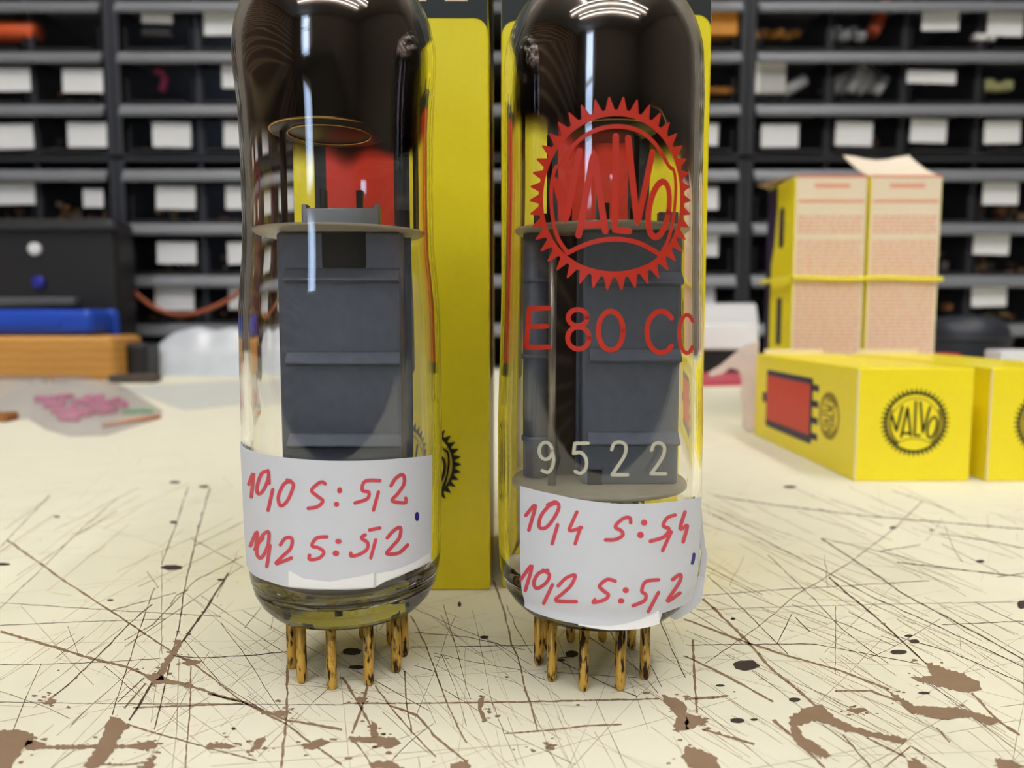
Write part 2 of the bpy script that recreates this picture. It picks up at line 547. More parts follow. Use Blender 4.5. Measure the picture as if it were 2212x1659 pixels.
lines(2.5178, 1480, 1000, [
    (5, [(165, 180), (500, 230), (1000, 290), (1843, 360)]),
    (6, [(740, 410), (1000, 580), (1200, 720), (1480, 870), (1700, 990), (1843, 1070)]),
    (4, [(120, 610), (300, 780), (450, 930), (560, 1040)]), (8, [(100, 740), (330, 960), (470, 1120), (620, 1240), (720, 1330)]),
    (9, [(780, 620), (930, 750), (1050, 850), (1180, 970), (1320, 1100)]), (6, [(0, 850), (260, 950), (560, 1050), (850, 1130), (1100, 1230)]),
    (4, [(0, 990), (400, 985), (700, 985), (900, 1020), (1280, 1095)]), (5, [(150, 280), (450, 430), (780, 600), (1000, 720), (1400, 900), (1843, 1110)]),
    (3, [(100, 720), (500, 690), (850, 670), (1330, 640)]), (2, [(60, 800), (600, 780), (1200, 765), (1843, 755)]),
    (4, [(110, 1090), (400, 890), (600, 720), (900, 540), (1120, 370), (1290, 210)]), (5, [(500, 980), (580, 820)]), (4, [(820, 780), (815, 1150)]),
    (5, [(600, 840), (680, 920)]), (4, [(890, 810), (1140, 940), (1450, 1030), (1843, 1200)]), (6, [(0, 1050), (250, 1170), (480, 1300)]),
    (8, [(40, 960), (50, 1150), (65, 1360)]), (7, [(0, 1285), (230, 1268)]), (6, [(1150, 540), (1500, 580), (1843, 620)]),
    (3, [(750, 410), (1100, 490), (1400, 570)]), (5, [(1380, 385), (1600, 415), (1843, 465)]), (8, [(1560, 1250), (1700, 1400), (1820, 1480)]),
    (3, [(580, 770), (850, 870), (1150, 1000)]), (9, [(480, 1400), (600, 1500), (760, 1659)]), (6, [(1000, 1500), (1200, 1600)]),
    (3, [(1410, 340), (1450, 450), (1505, 540)]), (4, [(450, 500), (700, 740), (850, 900), (1100, 1090)]), (5, [(1700, 620), (1843, 600)]),
    (4, [(1060, 480), (1280, 445)]), (6, [(820, 1240), (1010, 1240), (1260, 1330)]), (5, [(1370, 1440), (1440, 1520)]), (4, [(1400, 880), (1843, 860)]),
    (5, [(860, 1480), (1010, 1659)]), (7, [(100, 1450), (380, 1530)]), (5, [(1080, 1659), (1230, 1540), (1420, 1659)]),
])
# fine random scratches, as worn by years of tools sliding over the top (bench millimetres)
for k in range(620):
    x, y = rnd.uniform(-120, 140), 40 + 180 * rnd.random() ** 1.6
    a = rnd.choice([rnd.gauss(0.15, 0.25), rnd.gauss(2.4, 0.35), rnd.gauss(0.9, 0.4), rnd.uniform(0, math.pi)])
    L = rnd.uniform(4, 38)
    pts = [(x + math.cos(a) * L * t + rnd.gauss(0, 0.12), y + math.sin(a) * L * t + rnd.gauss(0, 0.12)) for t in (0, .25, .5, .75, 1)]
    tb.map2(ribbon(pts, rnd.uniform(0.02, 0.075), 1.6, False, rnd), lambda a_, b_: Vector((a_, b_, 0.02)), 4 if k % 5 else 1)
# sheaves of hairlines running one way
for (u0, u1, v0, v1, du, dv, n) in ((1480, 2212, 1070, 1640, 1.0, .58, 150), (0, 640, 1060, 1640, 1.0, -.85, 50), (900, 1500, 1300, 1650, .45, 1.0, 30), (300, 1100, 1350, 1659, 1.0, .75, 34)):
    for k in range(n):
        u, v = rnd.uniform(u0, u1), v0 + (v1 - v0) * rnd.random()
        sl = dv * rnd.uniform(.7, 1.3) * (.5 + .5 * (v - 900) / 600.0)
        L = rnd.uniform(40, 260)
        pts = [(u + du * L * t + rnd.gauss(0, 1.2), v + sl * L * t + rnd.gauss(0, .8)) for t in (-.5, -.25, 0, .25, .5)]
        if min(p[1] for p in pts) < 1040:
            continue
        tb.map2(ribbon(pts, rnd.uniform(.5, 1.2), 12, False, rnd), on_bench(0.022), 4 if k % 7 else 1)
# specks of dirt
for k in range(200):
    x, y, r = rnd.uniform(-110, 130), 42 + 170 * rnd.random() ** 1.6, rnd.uniform(0.04, 0.14)
    e = [(x + r * rnd.uniform(.6, 1.5) * math.cos(t), y + r * rnd.uniform(.5, 1.2) * math.sin(t)) for t in [i * math.pi / 4 for i in range(8)]]
    tb.map2([e], lambda a_, b_: Vector((a_, b_, 0.025)), 1)
for pts, w in SC:
    sub = []
    for p in resample(pts, 14):
        sub.append((p[0] + rnd.gauss(0, 0.7), p[1] + rnd.gauss(0, 0.35)))
    runs, cur = [], [sub[0]]
    for p in sub[1:]:
        cur.append(p)
        if (p[1] > 1475) != (cur[0][1] > 1475):
            runs.append(cur)
            cur = [p]
    runs.append(cur)
    for r_ in runs:
        if len(r_) > 1:
            near = w > 1.7 and r_[-1][1] > 1475
            tb.map2(ribbon(r_, w * (1.5 if near else 0.85), 5, False, rnd), on_bench(0.03), 2 if near else 1)
    if w > 1.7:      # chipped paint along the deeper cuts
        for p in sub[::2]:
            if rnd.random() < 0.45:
                r = w * rnd.uniform(0.5, 1.4)
                a = rnd.uniform(0, 6.28)
                e = [(p[0] + r * rnd.uniform(.5, 1.9) * math.cos(t + a), p[1] + 0.5 * r * rnd.uniform(.4, 1.3) * math.sin(t + a)) for t in [i * math.pi / 4 for i in range(8)]]
                tb.map2([e], on_bench(0.032), 1 if rnd.random() < .5 else 2)
def patches(s, ox, oy, L):
    for pts in L:
        pts = zz(pts, s, ox, oy)
        ring = resample(pts + [pts[0]], 6)[:-1]
        ring = [(x + rnd.gauss(0, 2.4), y + rnd.gauss(0, 1.4)) for x, y in ring]
        for k in range(9):
            x, y = rnd.choice(ring)
            x, y, r = x + rnd.gauss(0, 16), y + rnd.gauss(0, 9), rnd.uniform(1.5, 7)
            e = [(x + r * rnd.uniform(.4, 1.8) * math.cos(t), y + .5 * r * rnd.uniform(.4, 1.4) * math.sin(t)) for t in [i * math.pi / 4 for i in range(8)]]
            tb.add([PB(u, v, 0.037) for u, v in e], [tuple(range(8))], 2)
        f = tb.add([PB(u, v, 0.04) for u, v in ring], [tuple(range(len(ring)))], 2)
patches(2.5176, 0, 1000, [
    [(0, 1455), (90, 1450), (180, 1470), (190, 1510), (130, 1550), (100, 1600), (60, 1665), (-60, 1665), (-80, 1540)],
    [(600, 1375), (650, 1390), (700, 1430), (650, 1480), (620, 1560), (560, 1640), (500, 1669), (460, 1640), (520, 1560), (560, 1470)],
    [(780, 1150), (840, 1145), (880, 1160), (930, 1185), (1030, 1195), (1060, 1220), (1010, 1220), (900, 1195), (830, 1205)],
    [(940, 1045), (1040, 1070), (1105, 1080), (1040, 1105), (990, 1095), (1010, 1075)],
    [(1120, 1530), (1230, 1520), (1290, 1540), (1230, 1550), (1130, 1560)], [(1350, 1570), (1400, 1500), (1440, 1480), (1430, 1530), (1380, 1570)],
    [(1640, 1530), (1750, 1500), (1800, 1520), (1700, 1560), (1660, 1560)], [(1480, 1350), (1580, 1340), (1550, 1370), (1490, 1365)],
    [(700, 1540), (830, 1510), (860, 1545), (760, 1560)], [(780, 1640), (840, 1580), (830, 1669), (790, 1669)],
    [(240, 1310), (270, 1275), (310, 1285), (280, 1320)], [(850, 1175), (880, 1090), (930, 1030), (960, 960), (990, 960), (960, 1040), (910, 1100), (890, 1180)],
    [(150, 1500), (250, 1530), (240, 1560), (130, 1560)]])
patches(2.989, 740, 1250, [
    [(30, 1020), (200, 1020), (330, 1025), (380, 1060), (300, 1100), (200, 1060), (60, 1050)],
    [(870, 790), (920, 750), (900, 850), (940, 920), (900, 930), (880, 870)], [(690, 1200), (820, 1170), (830, 1230), (700, 1230)],
    [(170, 1190), (300, 1180), (420, 1230), (180, 1230)], [(80, 770), (150, 760), (160, 790), (110, 800)],
    [(2050, 750), (2150, 770), (2212, 820), (2240, 980), (2130, 980), (2160, 890), (2110, 830)], [(1290, 1055), (1340, 1060), (1300, 1075)],
    [(180, 920), (220, 935), (240, 1020), (190, 1030)]])
patches(2.5178, 1480, 1000, [
    [(1310, 1085), (1420, 1120), (1520, 1150), (1600, 1190), (1620, 1230), (1550, 1250), (1440, 1230), (1280, 1190), (1230, 1165), (1340, 1160)],
    [(560, 1390), (640, 1340), (740, 1310), (820, 1390), (930, 1440), (1100, 1480), (1220, 1500), (1190, 1530), (1050, 1500), (880, 1460), (780, 1420), (690, 1400), (620, 1430), (640, 1480), (740, 1540), (800, 1590), (760, 1610), (650, 1560), (590, 1510)],
    [(1090, 1230), (1250, 1320), (1480, 1330), (1600, 1360), (1720, 1400), (1650, 1430), (1560, 1380), (1400, 1400), (1210, 1350)],
    [(0, 1360), (80, 1380), (120, 1410), (60, 1440), (0, 1450)], [(0, 1540), (100, 1560), (170, 1600), (190, 1669), (40, 1669), (-20, 1600)],
    [(880, 1340), (960, 1330), (1000, 1350), (920, 1365)], [(1680, 1600), (1750, 1610), (1863, 1659), (1700, 1669)],
    [(1210, 1620), (1260, 1610), (1330, 1669), (1220, 1669)]])
def pits(s, ox, oy, L):
    for x, y, rx, ry in L:
        e = [(x + rx * math.cos(t) * rnd.uniform(.85, 1.1), y + ry * math.sin(t) * rnd.uniform(.85, 1.1)) for t in [i * math.pi / 12 for i in range(24)]]
        tb.add([PB(u, v, 0.05) for u, v in zz(e, s, ox, oy)], [tuple(range(24))], 3)
pits(2.5176, 0, 1000, [(935, 568, 60, 15), (10, 550, 45, 8), (1110, 128, 30, 7), (950, 105, 30, 7), (945, 322, 22, 7), (600, 745, 18, 6), (1200, 635, 20, 6), (1270, 1445, 12, 8), (310, 292, 18, 5)])
pits(2.989, 740, 1250, [(915, 378, 30, 11), (755, 165, 12, 18), (1060, 635, 12, 5), (60, 470, 65, 22), (1480, 485, 45, 22), (1410, 525, 30, 8), (90, 570, 55, 12), (1520, 815, 14, 5)])
pits(2.5178, 1480, 1000, [(330, 1100, 72, 28), (1160, 1028, 45, 13), (1247, 970, 28, 11), (1215, 940, 22, 7), (595, 1287, 32, 12), (285, 1400, 40, 14), (375, 1395, 20, 7), (260, 848, 13, 7), (1840, 770, 35, 24), (570, 130, 36, 8), (1130, 352, 20, 7), (1340, 365, 12, 5), (1605, 535, 25, 8), (1300, 1250, 30, 7), (190, 1210, 25, 6)])
tb.build('top', [M_bench, M_scratch, M_patch, M_hole, M_hair], wb)
for sx in (-1200, 1200):
    for sy in (20, 700):
        MB().box((sx, sy, (FZ - 40) / 2), (70, 70, -FZ - 40), bev=3).build('leg', M_edge, wb)

# ------------------------------------------------------------------ cogwheel emblem (unit radius at the tooth tips)
def emblem(teeth=42, fill=True):
    """returns (dark polygons, olive polygons) in unit coordinates, y up"""
    dark, olive = [], []
    ro, ri = 0.87, 0.805
    N = 96
    for k in range(N):
        a, b = 2 * math.pi * k / N, 2 * math.pi * (k + 1) / N
        dark.append([(ro * math.cos(a), ro * math.sin(a)), (ri * math.cos(a), ri * math.sin(a)), (ri * math.cos(b), ri * math.sin(b)), (ro * math.cos(b), ro * math.sin(b))])
    for k in range(teeth):
        a = 2 * math.pi * k / teeth
        h = math.pi / teeth * 0.82
        dark.append([((ro - .01) * math.cos(a - h), (ro - .01) * math.sin(a - h)), (math.cos(a - h * .12), math.sin(a - h * .12)),
                     (math.cos(a + h * .12), math.sin(a + h * .12)), ((ro - .01) * math.cos(a + h), (ro - .01) * math.sin(a + h))])
    inner = [(-0.50, -0.60), (-0.62, -0.42), (-0.69, -0.15), (-0.70, 0.12), (-0.66, 0.30), (-0.60, 0.34), (-0.45, 0.52), (-0.25, 0.65), (0, 0.70),
             (0.25, 0.66), (0.45, 0.53), (0.62, 0.33), (0.70, 0.28), (0.73, 0.10), (0.70, -0.18), (0.63, -0.43), (0.52, -0.62)]
    mouth = [(-0.50, -0.60), (-0.25, -0.50), (0, -0.465), (0.25, -0.50), (0.52, -0.62)]
    ln = ribbon(spline(inner, 5), 0.045) + ribbon(spline(mouth, 5), 0.05)
    letters = []
    def st(pts, w=0.07):
        letters.extend(ribbon(pts, w, 0.05))
    st([(-0.66, 0.18), (-0.52, -0.26), (-0.38, 0.46)])
    st([(-0.38, -0.42), (-0.23, 0.44), (-0.10, -0.38)])
    st([(-0.32, -0.31), (-0.14, -0.31)])
    st([(0.0, 0.60), (0.0, -0.37), (0.15, -0.38)])
    st([(0.13, 0.58), (0.24, -0.30), (0.41, 0.45)])
    st(ellipse((0.50, -0.14), 0.125, 0.30, 28, tilt=-0.2))
    for k in range(60):          # tinted ring between the rim and the lettering
        a, b = math.radians(150 + 240 * k / 60), math.radians(150 + 240 * (k + 1) / 60)
        if 232 < math.degrees(a) < 308:
            continue
        olive.append([(0.80 * math.cos(a), 0.80 * math.sin(a)), (0.69 * math.cos(a), 0.69 * math.sin(a)), (0.69 * math.cos(b), 0.69 * math.sin(b)), (0.80 * math.cos(b), 0.80 * math.sin(b))])
    return dark, ln, letters, olive

# ------------------------------------------------------------------ electron tubes
def prof_r(prof, z):
    if z <= prof[0][1]:
        return prof[0][0]
    for (r0, z0), (r1, z1) in zip(prof, prof[1:]):
        if z0 <= z <= z1:
            t = (z - z0) / max(1e-9, z1 - z0)
            return r0 + (r1 - r0) * t
    return prof[-1][0]

class Rev:
    """surface of revolution that photo points can be laid onto"""
    def __init__(self, X, Y, prof, off):
        self.X, self.Y, self.prof, self.off = X, Y, prof, off
    def R(self, z):
        return prof_r(self.prof, z) + self.off
    def at(self, phi, z):
        r = self.R(z)
        return Vector((self.X + r * math.sin(phi), self.Y - r * math.cos(phi), z))
    def hit(self, u, v):
        d = ray(u, v)
        z = CAMH + d.z / d.y * (self.Y - 9)
        for _ in range(8):
            r = self.R(z)
            a = d.x ** 2 + d.y ** 2
            b = -2 * (d.x * self.X + d.y * self.Y)
            c = self.X ** 2 + self.Y ** 2 - r * r
            D = max(0.0, b * b - 4 * a * c)
            t = (-b - math.sqrt(D)) / (2 * a)
            z = CAMH + d.z * t
        p = d * t
        return math.atan2(p.x - self.X, self.Y - p.y), z
    def px(self, u, v):
        phi, z = self.hit(u, v)
        return self.at(phi, z)

def interp(tab, x):
    if x <= tab[0][0]:
        return tab[0][1]
    for (a, b), (c, d) in zip(tab, tab[1:]):
        if a <= x <= c:
            return b + (d - b) * (x - a) / max(1e-9, c - a)
    return tab[-1][1]

THK = 0.85
def envelope(prof, dome_z, dome_h, name, root, X, Y, base_z):
    """glass bulb: outer skin and inner skin with the wall between; prof is (r, z) bottom to dome start"""
    out = [(0, base_z), (5.0, base_z), (6.8, base_z + .25)] + prof
    r0 = prof[-1][0]
    dome = [(r0 * math.cos(t), dome_z + dome_h * math.sin(t)) for t in [math.pi / 2 * k / 16 for k in range(1, 16)]]
    tip = [(1.5, dome_z + dome_h - .05), (1.1, dome_z + dome_h + .9), (0.6, dome_z + dome_h + 1.6), (0, dome_z + dome_h + 1.9)]
    out += [d for d in dome if d[0] > 1.7] + tip
    inn = [(0, base_z + 2.6), (5.5, base_z + 2.7), (7.4, base_z + 3.3)]
    inn += [(r - THK, z) for r, z in prof if z > base_z + 4.2]
    r1 = r0 - THK
    idome = [(r1 * math.cos(t), dome_z + (dome_h - THK) * math.sin(t)) for t in [math.pi / 2 * k / 16 for k in range(1, 16)]]
    inn += idome + [(0, dome_z + dome_h - THK)]
    m = MB()
    m.lathe(out, X, Y, 128)
    m.lathe(inn, X, Y, 128, flip=True)
    m.build('glass_bulb', M_glass, root)
    return out, inn

def getter(inn, X, Y, root, low, soft=3.0, softt=None):
    """dark mirror film on the inside of the dome; low: (phi deg, z) lower edge"""
    prof = [(r - 0.04, z) for r, z in inn]
    ztop = prof[-1][1] - 0.04
    rows, dens = [], []
    n = 120
    zs = [ztop] + [ztop - 0.08 * 1.13 ** k for k in range(60)]
    zs = [ztop]
    z = ztop
    while z > 47:
        z -= 0.12 if z > ztop - 1.5 else 0.35
        zs.append(z)
    pm = sorted([(zz_, r) for r, zz_ in prof if zz_ > 20])
    lowt = [(math.radians(a), b) for a, b in low]
    for z in zs:
        row = []
        for k in range(n):
            ph = -math.pi + 2 * math.pi * k / n
            r = max(0.02, interp(pm, z))
            row.append((X + r * math.sin(ph), Y - r * math.cos(ph), z))
            edge = interp(lowt, ph) + 0.5 * math.sin(ph * 7 + 1) + 0.3 * math.sin(ph * 13)
            sf = interp(softt, ph) if softt else soft
            dens.append(max(0.0, min(1.0, (z - edge) / sf)))
        rows.append(row)
    m = MB()
    m.grid(rows, 0, True, True)
    o = m.build('getter_film', M_getter, root)
    at = o.data.attributes.new('dens', 'FLOAT', 'POINT')
    at.data.foreach_set('value', [d * d * (3 - 2 * d) for d in dens])
    # drop faces that carry no film
    bm = bmesh.new()
    bm.from_mesh(o.data)
    lay = bm.verts.layers.float['dens']
    bmesh.ops.delete(bm, geom=[f for f in bm.faces if all(v[lay] <= 0 for v in f.verts)], context='FACES')
    bm.to_mesh(o.data)
    bm.free()
    return o

M_pin = bpy.data.materials.new('gold_pin')
M_pin.use_nodes = True
def _pin():
    nt = M_pin.node_tree
    b = nt.nodes['Principled BSDF']
    b.inputs['Metallic'].default_value = 0.5
    b.inputs['Roughness'].default_value = 0.38
    tc = nt.nodes.new('ShaderNodeTexCoord')
    mp = nt.nodes.new('ShaderNodeMapping')
    mp.inputs['Scale'].default_value = (1, 1, 0.25)
    nz = nt.nodes.new('ShaderNodeTexNoise')
    nz.inputs['Scale'].default_value = 2600
    nz.inputs['Detail'].default_value = 5
    cr = nt.nodes.new('ShaderNodeValToRGB')
    cr.color_ramp.elements[0].position = 0.39
    cr.color_ramp.elements[0].color = lin((52, 34, 22))
    cr.color_ramp.elements[1].position = 0.5
    cr.color_ramp.elements[1].color = lin((214, 172, 80))
    nt.links.new(tc.outputs['Object'], mp.inputs[0])
    nt.links.new(mp.outputs[0], nz.inputs['Vector'])
    nt.links.new(nz.outputs[0], cr.inputs[0])
    nt.links.new(cr.outputs[0], b.inputs['Base Color'])
_pin()

def pins(X, Y, ph0, skip, root, base_z):
    for k in range(10):
        a = math.radians(ph0 + 36 * k)
        if k == skip:
            continue
        x, y = X + 6.0 * math.sin(a), Y - 6.0 * math.cos(a)
        r = 0.53
        MB().tube([(x, y, 0.0), (x, y, 0.15), (x, y, 0.5), (x, y, base_z + 0.35)], [r * .55, r * .8, r, r], 14).build('pin', M_pin, root)

def paper(rev, top, bot, root, ext=None, name='paper_label', thick=0.1):
    """wrapped label; top / bot: (phi, z) tables"""
    n, mrow = 90, 26
    p0, p1 = top[0][0], top[-1][0]
    lv, li = [], []
    for j in range(mrow + 1):
        ro, ri = [], []
        for i in range(n + 1):
            ph = p0 + (p1 - p0) * i / n
            zt, zb = interp(top, ph), interp(bot, ph)
            z = zt + (zb - zt) * j / mrow
            q = rev.at(ph, z)
            ro.append(q)
            c = Vector((rev.X, rev.Y, q.z))
            ri.append(q + (c - q).normalized() * thick)
        lv.append(ro)
        li.append(ri)
    m = MB()
    m.grid(lv, 0, True)
    m.grid([r[::-1] for r in li], 0, True)
    # rim
    edge_o = lv[0] + [r[-1] for r in lv[1:]] + lv[-1][::-1][1:] + [r[0] for r in lv[::-1][1:-1]]
    edge_i = li[0] + [r[-1] for r in li[1:]] + li[-1][::-1][1:] + [r[0] for r in li[::-1][1:-1]]
    m.grid([edge_o + [edge_o[0]], edge_i + [edge_i[0]]], 0, False)
    return m.build(name, M_paper, root)

def write(strokes, dots, s, ox, oy, w, rev, root, name='handwriting', m=None):
    mb = MB()
    for st in strokes:
        c = spline(zz(st, s, ox, oy), 6)
        mb.map2(ribbon(c, w, 2.5), rev.px)
    for (x, y, rx, ry) in dots:
        e = zz(ellipse((x, y), rx, ry, 16)[:-1], s, ox, oy)
        mb.map2([e], rev.px)
    return mb.build(name, m or M_marker, root)

# ---- left tube
LX, LY = -17.9, 78.4
lt = thing('electron_tube', 'glass electron tube without printed emblem, its paper label marked 10,0 in red', 'electron tube', (LX, LY, 0), 'electron tubes on the bench')
Lprof = [(8.1, 7.1), (9.0, 8.1), (9.6, 9.3), (9.98, 10.9), (10.15, 12.5), (10.26, 17), (10.34, 22.9), (10.39, 27), (10.38, 32), (10.29, 38), (10.16, 40), (10.0, 41.9), (9.82, 43.6),
         (9.72, 45.2), (9.66, 48), (9.66, 52), (9.70, 56), (9.80, 58.8), (9.95, 60.4), (10.1, 62), (10.16, 63.9)]
Lout, Linn = envelope(Lprof, 63.9, 10.3, 'L', lt, LX, LY, 6.4)
getter(Linn, LX, LY, lt, [(-180, 55.0), (-120, 53.5), (-75, 53.6), (-45, 55.0), (-25, 58.2), (-5, 60.2), (12, 60.5), (22, 56), (40, 52.6), (62, 52.0), (75, 55.5), (95, 58), (150, 55), (180, 55.0)], 2.2,
       [(math.radians(a_), b_) for a_, b_ in ((-180, 3), (-110, 5), (-70, 7), (-40, 5.5), (-18, 2), (30, 1.6), (80, 1.8), (180, 3))])
pins(LX, LY, -4, 7, lt, 6.4)
# sheet-metal anode: a boxy body with raised ribs
def anode(root, fx0, fx1, yf, depth, z0, z1, ribs, dark_plate=None):
    m = MB()
    cx, w = (fx0 + fx1) / 2, fx1 - fx0
    m.box((cx, yf + depth / 2, (z0 + z1) / 2), (w, depth, z1 - z0), bev=0.35)
    for z in ribs:
        pr = [(.05, .85), (-.2, .7), (-.92, -.22), (-.96, -.36), (-.86, -.46), (.05, -.72)]
        m.prism([(fx0 + w * .07, yf + a_, z + b_) for a_, b_ in pr], (w * .92, 0, 0))
    # side flange
    m.box((fx1 + 0.3, yf + depth * .5, (z0 + z1) / 2), (0.7, 0.5, z1 - z0 - .3), bev=0.08)
    m.box((fx0 - 0.05, yf + depth * .5, (z0 + z1) / 2), (0.5, 0.5, z1 - z0 - .3), bev=0.08)
    o = m.build('anode', M_anode, root)
    if dark_plate:
        (u0, v0, u1, v1) = dark_plate
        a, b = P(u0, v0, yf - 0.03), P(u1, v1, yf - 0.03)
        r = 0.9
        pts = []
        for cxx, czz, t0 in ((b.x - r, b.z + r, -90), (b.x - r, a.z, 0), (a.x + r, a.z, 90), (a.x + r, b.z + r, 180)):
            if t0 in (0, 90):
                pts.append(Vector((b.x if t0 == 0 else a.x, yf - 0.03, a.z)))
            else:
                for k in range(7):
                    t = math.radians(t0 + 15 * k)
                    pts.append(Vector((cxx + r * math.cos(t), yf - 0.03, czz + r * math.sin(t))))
        MB().prism(pts, (0, 0.05, 0)).build('anode_dark_plate', M_anode_dk, o)  # flat near-black plate on the anode front, lower corners rounded
    return o
yf = 74.6
zt = P(740, 502, yf).z
ribs = [P(740, v, yf).z for v in (598, 776, 952)]
anode(lt, P(602, 700, yf).x, P(864, 700, yf).x, yf, 7.6, 13.5, zt, ribs, (695, 503, 790, 593))
def disc(root, X, Y, z, r, t=0.28, m=None, name='mica_disc', notch=0):
    mb = MB()
    mb.lathe([(0, z - t / 2), (r - .1, z - t / 2), (r, z - t / 4), (r, z + t / 4), (r - .1, z + t / 2), (0, z + t / 2)], X, Y, 72)
    return mb.build(name, m or M_mica, root)
zm = zt + 0.2
disc(lt, LX, LY, zm, 8.75)
disc(lt, LX, LY, 13.3, 8.8)
MB().lathe([(0, 9.3), (6.0, 9.35), (7.7, 9.85), (8.4, 10.6), (8.5, 12.9), (0, 12.9)], LX, LY, 64).build('base_light_block', M_dark_steel, lt)  # added dark drum, shaped to dim the light in the glass base
# parts above the top mica
yb = 74.9
a, b = P(656, 478, yb), P(820, 452, yb)
m = MB().box(((a.x + b.x) / 2, yb, (zm + b.z) / 2), (b.x - a.x, 1.2, b.z - zm), bev=.12)
for x in (a.x + .3, b.x - .3):
    m.box((x, yb, b.z + .1), (.55, 1.2, .5), bev=.1)
m.build('spacer_bracket', M_steel, lt)
for u0, u1, v0, v1, yy in ((694, 706, 411, 462, 76.5), (771, 784, 413, 460, 76.5), (858, 882, 456, 488, 77.0)):
    a, b = P(u0, v1, yy), P(u1, v0, yy)
    MB().box(((a.x + b.x) / 2, yy, (zm + b.z) / 2), (b.x - a.x, .8, b.z - zm), bev=.08).build('electrode_tab', M_dark_steel, lt)
zr = P(712, 288, LY).z
rx = P(712, 288, LY).x
for u, yy in ((613, 77.0), (900, 80.0)):
    p = P(u, 400, yy)
    MB().rod((p.x, yy, zm), (p.x, yy, zr + .5), 0.33, 12).build('support_rod', M_dark_steel, lt)
gd = disc(lt, rx, LY, zr, 5.9, .35, M_dark_steel, 'getter_dish')
MB().tube([(rx + 5.95 * math.cos(t), LY + 5.95 * math.sin(t), zr) for t in [2 * math.pi * k / 60 for k in range(61)]], .13, 8, cap=False).build('dish_rim', M_gold, gd)
MB().tube([(rx + 4.2 * math.cos(t), LY + 4.2 * math.sin(t), zr - .25) for t in [2 * math.pi * k / 60 for k in range(61)]], .10, 8, cap=False).build('dish_groove', M_gold, gd)
for k in range(3):
    q = math.radians(30 + 120 * k)
    MB().rod((LX + 3.2 * math.cos(q), LY + 3.2 * math.sin(q), 8.5), (LX + 3.2 * math.cos(q), LY + 3.2 * math.sin(q), 13.3), .3, 10).build('lead_wire', M_dark_steel, lt)
# label
LP = [(r, z) for r, z in Lout if z > 6.5]
rv = Rev(LX, LY, LP, 0.14)
top = [rv.hit(*q) for q in ((560, 979), (609, 988), (660, 993), (712, 996), (798, 995), (870, 990), (934, 983))]
top = [(math.radians(-80), top[0][1] + .25)] + top
bot = [rv.hit(*q) for q in zz([(150, 885), (250, 925), (370, 960), (640, 975), (930, 965), (1000, 925), (1160, 860), (1300, 790)], 3.017, 500, 950)]
bot = [(math.radians(-80), bot[0][1] + .3)] + bot
e = max(top[-1][0], bot[-1][0])
top[-1] = (e, top[-1][1])
lab = paper(rv, top, bot, lt)
rw = Rev(LX, LY, LP, 0.175)
write([
    [(112, 290), (142, 222), (128, 372)], [(238, 205), (200, 215), (175, 270), (165, 338), (190, 348), (222, 300), (242, 235), (236, 200)], [(242, 240), (244, 285)],
    [(268, 325), (238, 460)], [(385, 268), (340, 290), (305, 370), (320, 430), (362, 400), (398, 320), (400, 285), (362, 262)],
    [(612, 288), (590, 275), (560, 288), (522, 330), (560, 368), (595, 398), (562, 435), (500, 447)],
    [(968, 266), (872, 270), (852, 328), (895, 342), (884, 385), (805, 412)], [(958, 340), (926, 458)],
    [(1040, 300), (1072, 250), (1118, 228), (1126, 285), (1085, 350), (1048, 398), (1132, 410), (1136, 380)],
    [(122, 690), (165, 600), (158, 705)], [(152, 715), (205, 620), (242, 605), (236, 690), (195, 768), (165, 745), (172, 680), (205, 640)],
    [(250, 690), (230, 825)], [(318, 685), (350, 642), (392, 645), (386, 705), (330, 762), (290, 808), (390, 770)],
    [(622, 632), (555, 640), (524, 690), (570, 705), (602, 735), (570, 772), (510, 780), (508, 752)],
    [(968, 575), (900, 588)], [(872, 620), (848, 640), (888, 672), (882, 715), (832, 748), (780, 758), (778, 738)], [(940, 652), (908, 770)],
    [(1015, 640), (1060, 590), (1102, 573), (1094, 640), (1044, 700), (1012, 742), (1090, 738), (1148, 685)],
], [(705, 330, 17, 20), (685, 420, 18, 17), (697, 662, 21, 17), (681, 740, 22, 20)], 3.017, 500, 950, 7.6, rw, lab)
write([], [(1210, 500, 14, 31)], 3.017, 500, 950, 5, rw, lab, 'pen_dot', M_bluepen)
fold = MB()  # whiter strips that paint the sheen onto the label's folds
for q in ([(372, 850), (470, 905), (640, 925), (860, 885), (925, 868), (928, 960), (640, 972), (372, 955)],
          [(935, 872), (1060, 850), (1190, 800), (1290, 738), (1300, 785), (1160, 855), (1000, 922), (935, 958)]):
    pts = zz(q, 3.017, 500, 950)
    h = len(pts) // 2
    A, B = resample(pts[:h], 6), resample(pts[h:][::-1], 6)
    n = 24
    rows = []
    for j in range(4):
        row = []
        for i in range(n + 1):
            pa, pb = A[min(len(A) - 1, i * (len(A) - 1) // n)], B[min(len(B) - 1, i * (len(B) - 1) // n)]
            row.append(rw.px(pa[0] + (pb[0] - pa[0]) * j / 3, pa[1] + (pb[1] - pa[1]) * j / 3))
        rows.append(row)
    fold.grid(rows, 0, True)
fold.build('fold_sheen', M_fold_sheen, lab)

